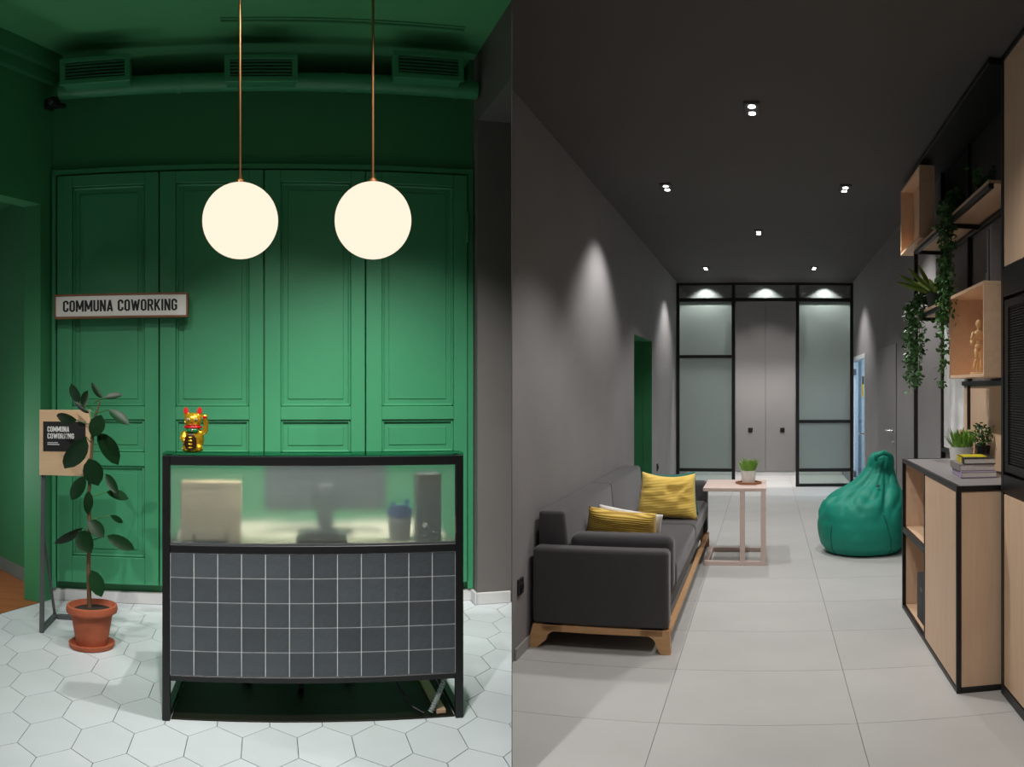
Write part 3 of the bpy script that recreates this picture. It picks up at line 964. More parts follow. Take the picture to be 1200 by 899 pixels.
# room beyond the glass door
n = MB().box(XR + 0.1, 2.4, GZ1 + 0.02, GZ1 + 0.08, 0, 2.2).box(2.4, 2.46, 9.4, GZ1 + 0.08, 0, 2.2).box(XR + 0.1, 2.46, 9.4, 9.46, 0, 2.2).box(XR + 0.1, 2.46, 9.4, GZ1 + 0.08, 2.2, 2.26).box(XR + 0.1, 2.46, 9.4, GZ1 + 0.08, -0.06, 0)
struct('wall_office', n, 'next_room', 'R', 'pale bluish office seen through the glass door')
li = bpy.data.lights.new('office_ceiling_light', 'AREA')
li.energy = 34
li.size = 0.7
li.color = (0.86, 0.94, 1.0)
lo = bpy.data.objects.new('office_ceiling_light', li)
COL.objects.link(lo)
lo.location = ROOM['R'] @ Vector((1.9, 10.5, 2.15))
dgl = struct('door_5', MB().box(XR - 0.01, XR + 0.05, GZ0 - 0.01, GZ0 + 0.05, 0, GH + 0.01, 0.003).box(XR - 0.01, XR + 0.05, GZ1 - 0.05, GZ1 + 0.01, 0, GH + 0.01, 0.003).box(XR - 0.01, XR + 0.05, GZ0 + 0.05, GZ1 - 0.05, GH - 0.05, GH + 0.01, 0.003),
             'alu_white', 'R', 'glass door in a white frame, between the partition and the flush grey door')
MB().box(XR + 0.01, XR + 0.02, GZ0 + 0.055, GZ1 - 0.055, 0.01, GH - 0.055).build('pane', 'door_glass', dgl)
MB().box(XR + 0.006, XR + 0.009, 10.66, 10.84, 1.26, 1.43).build('sticker', 'yellow_sticker', dgl)
MB().box(XR - 0.02, XR + 0.012, 11.54, 11.67, 1.55, 1.63, 0.003).build('hinge', 'dark_grey_steel', dgl)
MB().box(XR - 0.02, XR + 0.012, 11.54, 11.67, 0.16, 0.24, 0.003).build('hinge', 'dark_grey_steel', dgl)
MB().box(XR - 0.02, XR + 0.012, 10.46, 10.58, 1.42, 1.52, 0.003).build('lock', 'dark_grey_steel', dgl)
MB().tube([(XR + 0.01, 10.52, 0.80), (XR - 0.04, 10.52, 0.80), (XR - 0.04, 10.75, 0.80)], 0.012, 8).build('handle', 'chrome', dgl, 60)
dr = struct('door_6', MB().box(XR - 0.010, XR - 0.0005, 7.87, 9.13, 0.005, 1.79, 0.002), 'grey_door', 'R', 'flush grey door with a chrome lever handle')
MB().tube([(XR - 0.01, 8.04, 0.965), (XR - 0.055, 8.04, 0.965), (XR - 0.055, 8.32, 0.965)], 0.009, 8).build('lever', 'chrome', dr, 60)
MB().lathe([(0.026, 0), (0.026, 0.008)], 18).build('rosette', 'chrome', dr, 40).matrix_local = Matrix.Translation((XR - 0.01, 8.04, 0.965)) @ Matrix.Rotation(-PI / 2, 4, 'Y')
MB().lathe([(0.024, 0), (0.024, 0.01)], 18).build('lock', 'chrome', dr, 40).matrix_local = Matrix.Translation((XR - 0.01, 8.04, 0.85)) @ Matrix.Rotation(-PI / 2, 4, 'Y')

# double door in the far wall, seen through the middle bay
for i, (a, b) in enumerate(((-0.46, -0.003), (0.003, 0.46))):
    d2 = struct('door_%d' % (7 + i), MB().box(a, b, ZB - 0.022, ZB - 0.0125, 0.062, 2.852, 0.003), 'grey_door', 'R', ['flush grey door leaf with black plate, on the sofa wall side', 'flush grey door leaf with black plate, on the glass door side'][i])
    hx = -0.235 if i == 0 else 0.265
    hp = MB().box(hx - 0.035, hx + 0.035, ZB - 0.034, ZB - 0.0225, 0.68, 0.75, 0.004).build('handle_plate', 'black_steel', d2)
    MB().lathe([(0.016, 0), (0.016, 0.02)], 14).build('turn_knob', 'black_plastic', hp, 40).matrix_local = Matrix.Translation((hx, ZB - 0.034, 0.715)) @ Matrix.Rotation(PI / 2, 4, 'X')

# ---- glass partition
gp = thing('glass_partition', 'black framed partition of frosted glass panes across the room end', 'partition', 'R', (0, 11.87, 0))
PX = [-1.222, -0.445, 0.445, 1.205]
f = MB()
for k, x in enumerate(PX):
    f.box(x - 0.024, x + 0.024, -0.025, 0.025, 0.0, 2.84, 0.003)
f.box(PX[0] + 0.024, PX[3] - 0.024, -0.0245, 0.0245, 2.80, 2.84, 0.003).box(PX[0] + 0.024, PX[3] - 0.024, -0.0245, 0.0245, 2.575, 2.625, 0.003)
f.build('frame', 'black_steel', gp)
for (a, b, zs_) in ((PX[0], PX[1], (1.81, 0.23, 0.02)), (PX[2], PX[3], (0.907, 0.23, 0.02))):
    for z in zs_:
        MB().box(a + 0.025, b - 0.025, -0.022, 0.022, z - 0.022 if z > 0.1 else 0.0, z + 0.022, 0.003).build('rail', 'black_steel', gp)
    hi = 2.573
    for z in zs_[:2]:
        MB().box(a + 0.026, b - 0.026, -0.004, 0.004, z + 0.024, hi).build('frosted_pane', 'frost_partition', gp)
        hi = z - 0.024
    MB().box(a + 0.026, b - 0.026, -0.004, 0.004, 0.044, 0.206).build('clear_pane', 'pane_glass', gp)
for a, b in zip(PX, PX[1:]):
    MB().box(a + 0.026, b - 0.026, -0.004, 0.004, 2.627, 2.798).build('transom_pane', 'frost_transom', gp)


# ---- paired downlights
def downlight(x, y, label, power, size=112, blend=0.5):
    t = thing('ceiling_downlight', label, 'downlight', 'R', (x, y, CR), 0, 'paired downlights in the dark ceiling')
    MB().box(-0.042, 0.042, -0.10, 0.10, -0.0125, 0.0, 0.003).build('plate', 'dark_ceiling', t)
    for s in (-0.056, 0.056):
        bl = MB().lathe([(0.036, -0.014), (0.036, -0.012)], 20, (0, s, 0)).build('bezel', 'black_steel', t, 40)
        MB().lathe([(0.0, -0.0185), (0.018, -0.0175), (0.018, -0.0145), (0.0, -0.0145)], 20, (0, s, 0), cap=False).build('bulb', 'bulb_glow', bl, 40)
        spot('downlight_beam', 'R', (x, y + s, CR - 0.03), (x, y + s, 0), power, size, blend, (1, 0.98, 0.95), 0.024)
    return t


P0 = 44
downlight(-0.072, 4.527, 'paired downlight between the sofa arm and the shelf', P0 * 1.25)
downlight(-0.728, 6.25, 'paired downlight above the grey sofa', P0)
downlight(0.589, 6.31, 'paired downlight above the space before the bean bag', P0)
downlight(-0.065, 8.114, 'paired downlight on the centre line beyond the side table', P0)
downlight(-0.737, 10.51, 'paired downlight by the green opening, before the partition', P0)
downlight(0.60, 10.51, 'paired downlight by the glass door, before the partition', P0)
# the row goes on overhead and behind the partition
for x, y, q in ((-0.60, 2.75, 0.3), (0.30, 2.80, 1.8), (-0.07, 0.95, 0.9)):
    spot('downlight_beam', 'R', (x, y, CR - 0.03), (x, y, 0), P0 * q, 130, 1.0, (1, 0.98, 0.95), 0.03)
for x in (-0.83, 0.0, 0.82):
    spot('corridor_beam', 'R', (x, 12.0, CR - 0.02), (x, 12.0, 0), 105, 112, 0.4, (1, 0.97, 0.94), 0.02)
    spot('corridor_beam', 'R', (x, 12.75, CR - 0.02), (x, 12.9, 0), 46, 110, 1.0, (1, 0.97, 0.94), 0.03)

# ---- wall sockets
for (z, h, lab) in ((4.19, 0.355, 'black wall socket beside the near sofa arm'), (9.73, 0.46, 'black wall socket between the green opening and the partition')):
    t = thing('wall_socket', lab, 'socket', 'R', (XL, z, h))
    MB().box(0.0, 0.012, -0.042, 0.042, -0.042, 0.042, 0.003).build('plate', 'black_plastic', t)
    MB().lathe([(0.024, 0), (0.024, 0.006), (0.019, 0.006), (0.019, 0.001)], 18).build('outlet', 'black_steel', t, 40).matrix_local = Matrix.Translation((0.012, 0, 0)) @ Matrix.Rotation(PI / 2, 4, 'Y')

# ---- sofa
sf = thing('sofa', 'charcoal fabric sofa on a light oak base along the grey wall', 'sofa', 'R', (-0.848, 5.875, 0))
HL = 1.525
x0, x1 = -0.372, 0.362
fm = MB()
fm.box(x0 + 0.01, x0 + 0.045, -HL + 0.03, HL - 0.03, 0.088, 0.124, 0.003).box(x1 - 0.035, x1, -HL + 0.03, HL - 0.03, 0.098, 0.124, 0.003)
for y in (-HL, HL - 0.036):
    fm.box(x0 + 0.05, x1 - 0.04, y, y + 0.036, 0.09, 0.124, 0.003)
fm.build('base_frame', 'oak', sf)
for sx in (-1, 1):
    for y in (-HL, HL - 0.045):
        xe = x0 if sx < 0 else x1
        out = xe + sx * (0.028 if sx < 0 else 0.0)
        pts = [(xe - sx * 0.005, 0.124), (xe - sx * 0.16, 0.124), (xe - sx * 0.16, 0.094)]
        for k in range(7):
            a = k / 6 * PI / 2
            pts.append((xe - sx * (0.135 - 0.06 * math.sin(a)), 0.094 - 0.05 * (1 - math.cos(a))))
        pts += [(out - sx * 0.052, 0.0), (out, 0.0)]
        MB().extrude_xz(pts, y, y + 0.045).build('leg', 'oak_side', sf)
for y0, y1 in ((-HL, -HL + 0.12), (HL - 0.12, HL)):
    MB().box(x0, x1 - 0.01, y0, y1, 0.127, 0.530, 0.025, 4).build('arm', 'sofa_fabric', sf, 60)
MB().box(x0 + 0.004, x1 - 0.045, -HL + 0.12, HL - 0.12, 0.127, 0.275, 0.015, 3).build('seat_base', 'sofa_fabric', sf, 60)
for y0, y1 in ((-HL + 0.121, -HL + 0.265), (HL - 0.265, HL - 0.121)):
    MB().box(x0 + 0.175, x1, y0, y1, 0.276, 0.588, 0.045, 5).build('arm_bolster', 'sofa_fabric', sf, 60)
sw = HL - 0.267
for y0, y1 in ((-sw, -0.002), (0.002, sw)):
    MB().box(x0 + 0.19, x1 + 0.004, y0, y1, 0.277, 0.432, 0.04, 5).build('seat_cushion', 'sofa_fabric', sf, 60)
bh = HL - 0.125
for y0, y1 in ((-bh, -0.0005), (0.0005, bh)):
    m = MB().box(x0, x0 + 0.185, y0, y1, 0.276, 0.705, 0.022, 4)
    for v in m.bm.verts:
        if v.co.z > 0.5:
            v.co.x -= (v.co.x - x0) * (v.co.z - 0.5) * 1.1
    m.build('back_cushion', 'sofa_fabric', sf, 60)


def pillow(name, label, w, h, t, mat, room, loc, rot, tilt, seed, wr=0.012, group='cushions on the grey sofa', slump=0.0):
    """soft square cushion standing in its local XZ plane, puffed along Y, corners drawn out, creased"""
    m = MB()
    N = 26
    bm = m.bm
    G = {}
    for side in (-1, 1):
        for i in range(N + 1):
            for j in range(N + 1):
                if side == 1 and (i in (0, N) or j in (0, N)):
                    G[(side, i, j)] = G[(-1, i, j)]
                    continue
                u, v = i / N * 2 - 1, j / N * 2 - 1
                k = (1 - u ** 4) * (1 - v ** 4)
                pin = 1 - 0.07 * (1 - abs(u) ** 3) * (v * v) - 0.0
                x = u * w / 2 * (1 - 0.06 * (1 - u * u) * 0 - 0.07 * (1 - v * v) ** 1 * abs(u) ** 3 * 0.6)
                z = v * h / 2 * (1 - 0.07 * (1 - u * u) * abs(v) ** 3 * 0.8)
                nv = noise.noise(Vector((u * 1.6 + seed, v * 1.6, side * 3.0)))
                rid = 1 - abs(noise.noise(Vector((u * 1.3 + v * 1.1 + seed * 2, (v - u * 0.4) * 2.6, side * 5.0)))) * 2
                y = side * (t / 2) * (k ** 0.5) * (1 + 0.25 * nv) + side * wr * rid * k
                x += slump * (1 - v) * 0.5 * 0.05 * u
                z -= slump * (1 + v) * 0.5 * h * 0.12 * (1 - u * u)
                G[(side, i, j)] = bm.verts.new((x, y, z + h / 2))
    for side in (-1, 1):
        for i in range(N):
            for j in range(N):
                q = [G[(side, i, j)], G[(side, i + 1, j)], G[(side, i + 1, j + 1)], G[(side, i, j + 1)]]
                bm.faces.new(q if side < 0 else q[::-1])
    o = m.build(name, mat, None, 180)
    put(o, room, loc, rot, tilt)
    return tag(o, label, 'cushion', group)


pillow('cushion', 'big yellow corduroy cushion propped upright on the sofa', 0.385, 0.335, 0.13, 'yellow_cord', 'R', (-0.708, 6.08, 0.432), 0.04, (-0.22, 0.03), 2.0, 0.017, slump=0.6)
pillow('cushion', 'teal cushion hidden behind the big yellow one', 0.37, 0.322, 0.10, 'teal_cloth', 'R', (-0.690, 6.24, 0.432), 0.03, (-0.22, -0.04), 5.0, 0.008, slump=0.3)
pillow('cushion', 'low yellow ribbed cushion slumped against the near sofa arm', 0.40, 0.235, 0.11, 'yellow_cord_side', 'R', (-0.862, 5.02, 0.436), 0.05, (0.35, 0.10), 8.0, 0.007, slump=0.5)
pillow('cushion', 'white cushion tucked behind the low yellow ribbed one', 0.40, 0.215, 0.07, 'white_cloth', 'R', (-0.845, 5.15, 0.436), 0.0, (0.30, 0.16), 11.0, 0.006, slump=0.2)

# ---- side table with tray and grass pot
tb = thing('side_table', 'slim pale pink wooden side table at the sofa end', 'table', 'R', (-0.238, 6.88, 0))
MB().box(-0.245, 0.245, -0.30, 0.30, 0.572, 0.600, 0.003).build('tabletop', 'pink_wood', tb)
for x in (0.222, 0.060):
    MB().box(x - 0.020, x + 0.020, -0.30, -0.265, 0.034, 0.572, 0.002).build('leg', 'pink_wood', tb)
MB().box(-0.235, 0.242, -0.30, -0.265, 0.0, 0.034, 0.002).build('foot_rail', 'pink_wood', tb)
MB().box(-0.235, 0.242, 0.265, 0.30, 0.0, 0.034, 0.002).build('foot_rail', 'pink_wood', tb)
for x0_, x1_ in ((-0.235, -0.200), (0.207, 0.242)):
    MB().box(x0_, x1_, -0.265, 0.265, 0.0, 0.034, 0.002).build('side_rail', 'pink_wood', tb)
MB().box(0.205, 0.239, -0.27, 0.27, 0.548, 0.572, 0.002).build('top_rail', 'pink_wood', tb)
ty = thing('serving_tray', 'small hexagonal wooden tray on the pink side table', 'tray', 'R', (-0.135, 6.87, 0.6005))
hx = [(0.105 * math.cos(k * PI / 3), 0.105 * math.sin(k * PI / 3)) for k in range(6)]
MB().prism(hx, 0, 0.008).build('base', 'tray_wood', ty)
rim = MB()
for k in range(6):
    a, b2 = hx[k], hx[(k + 1) % 6]
    rim.prism([a, b2, (b2[0] * 0.92, b2[1] * 0.92), (a[0] * 0.92, a[1] * 0.92)], 0.0085, 0.018)
rim.build('rim', 'tray_wood', ty)


def grass(mb, n, r, h, spread, rg, wid=0.006):
    for k in range(n):
        a = rg.uniform(0, 2 * PI)
        q = r * math.sqrt(rg.random())
        bx, by = q * math.cos(a), q * math.sin(a)
        hh = h * rg.uniform(0.6, 1.0)
        a2 = a + rg.uniform(-0.6, 0.6)
        sp = spread * rg.uniform(0.2, 1.0)
        mb.leaf((bx, by, 0), (bx + sp * math.cos(a2), by + sp * math.sin(a2), hh), wid, (-math.sin(a2), math.cos(a2), 0), -0.10, 0.2, 3)


def grass_pot(label, room, loc, r, h, gh, seed):
    t = thing('grass_pot', label, 'potted plant', room, loc)
    MB().lathe([(r * 0.78, 0), (r * 0.84, 0.003), (r, h), (r * 0.92, h), (r * 0.90, h - 0.012), (r * 0.5, h - 0.012), (0.0, h - 0.012)], 28).build('pot', 'white_gloss', t, 40)
    gm = MB()
    rg = random.Random(seed)
    grass(gm, 130, r * 0.8, gh * 1.15, r * 1.15, rg, 0.008)
    o = gm.build('grass', 'grass_green', t, 180)
    o.location = (0, 0, h - 0.011)
    o['kind'] = 'stuff'
    return t


grass_pot('white pot of green grass on the hexagonal tray', 'R', (-0.138, 6.87, 0.6090), 0.062, 0.098, 0.10, 4)

# ---- bean bag
bb = thing('bean_bag', 'teal leatherette bean bag chair slumped on the floor', 'bean bag', 'R', (0.825, 7.15, 0))
prof = [(0.0, 0.002, 0, 0), (0.22, 0.002, 0, 0), (0.315, 0.015, 0, 0), (0.358, 0.07, 0, 0), (0.380, 0.15, 0, 0), (0.383, 0.24, 0, 0), (0.372, 0.33, 0.0, 0.01), (0.345, 0.41, 0.01, 0.02), (0.300, 0.47, 0.04, 0.04),
        (0.250, 0.52, 0.07, 0.06), (0.205, 0.56, 0.105, 0.08), (0.168, 0.61, 0.13, 0.09), (0.138, 0.66, 0.148, 0.09), (0.120, 0.70, 0.155, 0.09), (0.116, 0.745, 0.16, 0.08), (0.106, 0.785, 0.163, 0.07), (0.08, 0.815, 0.165, 0.06), (0.035, 0.826, 0.165, 0.06), (0.0, 0.828, 0.165, 0.06)]
fine = []
for (a, b2) in zip(prof, prof[1:]):
    for s_ in range(4):
        u = s_ / 4
        fine.append(tuple(a[k] + (b2[k] - a[k]) * u for k in range(4)))
fine.append(prof[-1])
NS = 120


def bag_point(r, z, ox, oy, a):
    up = max(0.0, min(1.0, (z - 0.30) / 0.18)) * max(0.25, min(1.0, (0.80 - z) / 0.12))
    mid = math.exp(-((z - 0.43) / 0.10) ** 2)
    low = math.exp(-((z - 0.2) / 0.12) ** 2)
    ca, sa = math.cos(a), math.sin(a)
    wv = noise.noise(Vector((ca * 2.0, sa * 2.0, z * 2.0)))
    # pleats running down from the neck, swinging sideways, with sharp valleys
    t1 = a * 6.0 + 5.0 * (z - 0.4) + 1.6 * noise.noise(Vector((ca * 1.5 + 3, sa * 1.5, z * 4)))
    t2 = a * 11.0 - 9.0 * (z - 0.4) + 2.0 * noise.noise(Vector((ca * 1.7 + 7, sa * 1.7, z * 5)))
    pl = math.sqrt(abs(math.sin(t1 / 2))) - 0.75
    pq = math.sqrt(abs(math.sin(t2 / 2))) - 0.75
    cr = math.sqrt(min(1.0, abs(noise.noise(Vector((ca * 1.9 + 9, sa * 1.9, z * 6.5)))) * 3)) - 0.7
    d_ = r * (up * (0.20 * pl + 0.10 * pq) + mid * 0.05 * cr + low * 0.022 * cr + 0.02 * wv)
    return Vector((ox + (r + d_) * ca, oy + (r + d_) * sa, max(0.001, z + (0.03 * mid * cr + 0.03 * up * wv if z > 0.25 else 0))))


m = MB()
rings = [[m.bm.verts.new(bag_point(r, z, ox, oy, 2 * PI * k / NS)) for k in range(NS)] for (r, z, ox, oy) in fine]
for a, b2 in zip(rings, rings[1:]):
    for k in range(NS):
        m.bm.faces.new((a[k], a[(k + 1) % NS], b2[(k + 1) % NS], b2[k]))
bmesh.ops.remove_doubles(m.bm, verts=m.bm.verts, dist=1e-5)
bmesh.ops.recalc_face_normals(m.bm, faces=m.bm.faces)
m.build('bag', 'bag_teal', bb, 180)
for a0, k0, k1, tw in ((-1.0, 5, 26, -0.75), (-2.5, 5, 22, 0.4), (0.3, 5, 26, -0.4)):
    pts = [bag_point(fine[i][0] * 1.004, fine[i][1], fine[i][2], fine[i][3], a0 + tw * (fine[i][1] - 0.05)) for i in range(k0, k1)]
    MB().tube(pts, 0.0045, 6).build('seam', 'bag_seam', bb, 180)
MB().tube([(0.10, -0.05, 0.77), (0.09, -0.085, 0.80), (0.16, -0.095, 0.835), (0.225, -0.06, 0.80), (0.23, -0.03, 0.75), (0.21, -0.03, 0.70)], [0.016, 0.02, 0.022, 0.02, 0.018, 0.014], 10).build('carry_handle', 'bag_teal', bb, 180)
MB().box(-0.014, 0.014, -0.003, 0.003, -0.008, 0.008, 0.001).build('logo_tag', 'chalk_black', bb).matrix_local = Matrix.Translation((0.10, -0.185, 0.565)) @ Matrix.Rotation(math.radians(-35), 4, 'X') @ Matrix.Rotation(math.radians(-25), 4, 'Y')

# ---- low cabinet
cb = thing('low_cabinet', 'plywood cabinet with black steel frame, grey top and open niches', 'cabinet', 'R', (0, 0, 0))
CX0, CX1, CZ0, CZ1, CH = 0.849, 1.205, 3.725, 5.26, 0.93
B = 0.022
f = MB()
for x in (CX0, CX1 - B):
    for y in (CZ0, CZ1 - B):
        f.box(x, x + B, y, y + B, 0, CH, 0.002)
for y in (CZ0 + 0.0005, CZ1 - B - 0.0005):
    for z in (0.0, CH - 0.024):
        f.box(CX0 + B, CX1 - B, y, y + B, z, z + 0.024, 0.002)
for x in (CX0 + 0.0005, CX1 - B - 0.0005):
    for z in (0.0, CH - 0.024):
        f.box(x, x + B, CZ0 + B, CZ1 - B, z, z + 0.024, 0.002)
NZ = 4.52
f.box(CX0 + 0.001, CX0 + B, NZ - 0.008, NZ + 0.010, 0.024, CH - 0.024, 0.001)
f.box(CX0 + 0.001, CX0 + B, NZ + 0.010, CZ1 - B, 0.475, 0.51, 0.001)
f.build('frame', 'black_steel', cb)
MB().box(CX0 + B, CX1 - B, CZ0 + B, CZ1 - B, CH - 0.018, CH - 0.002).build('top_panel', 'grey_top', cb)
MB().box(CX0 + 0.004, CX0 + 0.018, CZ0 + B + 0.003, NZ - 0.011, 0.027, CH - 0.027, 0.001).build('door', 'plywood', cb)
MB().box(CX0 + B + 0.001, CX1 - B - 0.001, CZ0 + 0.005, CZ0 + 0.018, 0.026, CH - 0.026, 0.001).build('side_panel', 'plywood', cb)
MB().box(CX0 + B, CX1 - B, CZ1 - 0.018, CZ1 - 0.005, 0.026, CH - 0.026).build('side_panel', 'plywood', cb)
MB().box(CX1 - 0.018, CX1 - 0.004, CZ0 + B, CZ1 - B, 0.026, CH - 0.026).build('back_panel', 'plywood', cb)
MB().box(CX0 + B, CX1 - B, NZ - 0.006, NZ + 0.006, 0.026, CH - 0.026).build('inner_wall', 'plywood', cb)
MB().box(CX0 + B, CX1 - B, NZ + 0.008, CZ1 - B, 0.49, 0.511).build('shelf', 'plywood_flat', cb)
MB().box(CX0 + B, CX1 - B, NZ + 0.008, CZ1 - B, 0.014, 0.027).build('bottom_board', 'plywood_flat', cb)
t = thing('storage_box', 'dark grey storage box with a grip hole in the lower cabinet niche', 'box', 'R', (0.99, 4.80, 0.0275))
MB().box(-0.105, 0.105, -0.16, 0.13, 0, 0.265, 0.006, 2).build('body', 'box_dark', t, 40)
MB().box(-0.1065, -0.1045, -0.055, 0.025, 0.178, 0.205, 0.0005).build('grip_hole', 'black_plastic', t)
t = thing('storage_box', 'dark box standing in the upper cabinet niche', 'box', 'R', (1.06, 4.63, 0.5115))
MB().box(-0.09, 0.09, -0.08, 0.10, 0, 0.12, 0.006, 2).build('body', 'box_dark', t, 40)
MB().box(-0.093, 0.093, -0.083, 0.103, 0.10, 0.124, 0.004).build('lid', 'box_dark', t)

# ---- shelving of black steel with plywood boxes
sh = thing('shelf_unit', 'tall black steel shelving with plywood boxes and shelves above the cabinet', 'shelving', 'R', (0, 0, 0))
SX = 0.99
f = MB()
for (x, y, z0) in ((SX, 5.62, 0.0), (XR - 0.03, 5.70, 0.0), (XR - 0.03, 4.93, CH + 0.002), (XR - 0.03, 3.74, CH + 0.002)):
    f.box(x, x + 0.026, y, y + 0.026, z0, CR - 0.003 if x > 1.1 else 2.29, 0.002)
for z in (2.268, 1.822):
    f.box(SX + 0.0005, SX + 0.0255, 3.70 if z > 2 else 4.53, 5.619, z, z + 0.024, 0.002)
    f.box(XR - 0.0295, XR - 0.0045, 3.70, 5.699, z, z + 0.024, 0.002)
    f.box(SX + 0.026, XR - 0.03, 5.622, 5.642, z, z + 0.024, 0.002)
    f.box(SX + 0.026, XR - 0.03, 4.66, 4.68, z, z + 0.024, 0.002)
f.box(XR - 0.0295, XR - 0.006, 3.70, 5.10, 1.385, 1.412, 0.002)
f.box(SX, XR - 0.004, 3.70, 5.64, CR - 0.035, CR - 0.004, 0.002)
f.box(XR - 0.0295, XR - 0.005, 5.10, 5.699, CH + 0.01, CH + 0.035, 0.002)
f.build('frame', 'black_steel', sh)
MB().box(SX + 0.002, XR - 0.032, 3.71, 5.615, 2.293, 2.309, 0.001).build('shelf', 'plywood_flat', sh)
MB().box(SX + 0.002, XR - 0.032, 4.54, 5.615, 1.847, 1.865, 0.001).build('shelf', 'plywood_flat', sh)
MB().box(XR - 0.014, XR - 0.002, 3.70, 5.10, CH + 0.003, 1.383, 0.001).build('back_panel', 'plywood', sh)
MB().box(XR - 0.014, XR - 0.002, 5.105, 5.695, CH + 0.04, 1.80, 0.001).build('white_panel', 'white_concrete', sh)
MB().box(XR - 0.010, XR - 0.002, 3.70, 5.66, 2.32, CR - 0.04, 0.001).build('dark_back', 'mesh_black', sh)


def ply_box(x0, x1, y0, y1, z0, z1, t=0.016):
    bx = MB().box(x0, x1, y0, y1, z0, z0 + t, 0.001).box(x0, x1, y0, y1, z1 - t, z1, 0.001)
    bx.box(x0 + 0.0005, x1, y0 + 0.0005, y0 + t, z0 + t, z1 - t).box(x0 + 0.0005, x1, y1 - t, y1 - 0.0005, z0 + t, z1 - t)
    o = bx.build('open_box', 'plywood_flat', sh)
    MB().box(x1 - 0.012, x1, y0 + t, y1 - t, z0 + t, z1 - t).build('box_back', 'plywood', o)


ply_box(0.975, 1.075, 5.35, 6.10, 2.330, 2.795)
ply_box(0.985, 1.185, 3.765, 4.50, 1.422, 1.862)

# ---- tall unit next to the cabinet
tu = thing('tall_cabinet', 'tall plywood cabinet with a black mesh door beside the low cabinet', 'cabinet', 'R', (0, 0, 0))
UX = 1.045
f = MB()
f.box(UX, UX + 0.03, 3.655, 3.69, 0, CR - 0.003, 0.002)
for (z0, z1) in ((0.0, 0.045), (0.905, 0.985), (1.775, 1.905), (CR - 0.03, CR - 0.003)):
    f.box(UX + 0.0005, UX + 0.03, 1.75, 3.655, z0, z1, 0.002)
f.box(UX, UX + 0.03, 1.72, 1.75, 0, CR - 0.003, 0.002)
f.build('frame', 'black_steel', tu)
MB().box(UX + 0.03, XR - 0.003, 1.73, 3.685, 0.0, CR - 0.004).build('carcass', 'black_plastic', tu)
MB().box(UX + 0.003, UX + 0.022, 1.76, 3.648, 1.91, CR - 0.034, 0.001).build('upper_door', 'plywood', tu)
MB().box(UX + 0.003, UX + 0.022, 1.76, 3.648, 0.05, 0.90, 0.001).build('lower_door', 'plywood', tu)
md = MB().box(UX + 0.004, UX + 0.02, 3.59, 3.645, 1.0, 1.76, 0.001).box(UX + 0.004, UX + 0.02, 1.77, 3.59, 1.0, 1.035, 0.001).box(UX + 0.004, UX + 0.02, 1.77, 3.59, 1.725, 1.76, 0.001).build('mesh_door', 'black_steel', tu)
mm = MB()
for k in range(60):
    z = 1.041 + k * 0.01145
    mm.box(UX + 0.010, UX + 0.018, 1.77, 3.59, z, z + 0.0075)
o = mm.build('mesh_ribs', 'mesh_black', md)
o['kind'] = 'stuff'

# ---- wooden artist's figure in the open box
fg = thing('wooden_mannequin', 'jointed wooden artist mannequin on a rod in the plywood box', 'figure', 'R', (1.055, 4.14, 1.4385), 0.3)
MB().lathe([(0.04, 0), (0.04, 0.010), (0.036, 0.012)], 20).build('stand_base', 'figure_wood', fg, 40)
MB().tube([(0.0, 0.012, 0.012), (0.0, 0.012, 0.14)], 0.003, 8).build('stand_rod', 'figure_wood', fg)
FB = [('pelvis', (0, 0, 0.138), (0.020, 0.015, 0.018)), ('waist', (0, 0, 0.163), (0.010, 0.010, 0.012)), ('torso', (0, 0, 0.196), (0.027, 0.018, 0.028)), ('neck', (0, 0, 0.228), (0.007, 0.007, 0.010)), ('head', (0, -0.002, 0.254), (0.015, 0.017, 0.022))]
for nm, c, r in FB:
    MB().ell(c, r, 14).build(nm, 'figure_wood', fg, 180)
LB = [('upper_arm', (-0.030, 0, 0.212), (-0.044, -0.006, 0.175), 0.0085), ('forearm', (-0.044, -0.006, 0.170), (-0.062, -0.040, 0.150), 0.0075), ('hand', (-0.063, -0.042, 0.150), (-0.074, -0.058, 0.150), 0.006),
      ('upper_arm', (0.030, 0, 0.212), (0.036, 0, 0.170), 0.0085), ('forearm', (0.036, 0, 0.166), (0.034, -0.012, 0.125), 0.0075), ('hand', (0.034, -0.012, 0.122), (0.033, -0.016, 0.102), 0.006),
      ('thigh', (-0.013, 0, 0.130), (-0.020, -0.012, 0.082), 0.011), ('shin', (-0.020, -0.012, 0.078), (-0.022, 0.006, 0.030), 0.009), ('thigh', (0.013, 0, 0.130), (0.016, -0.004, 0.080), 0.011), ('shin', (0.016, -0.004, 0.076), (0.016, 0.0, 0.024), 0.009)]
for nm, a, b2, r in LB:
    a, b2 = Vector(a), Vector(b2)
    MB().tube([a, a.lerp(b2, 0.2), a.lerp(b2, 0.8), b2], [r * 0.55, r, r * 0.8, r * 0.5], 10).build(nm, 'figure_wood', fg, 60)

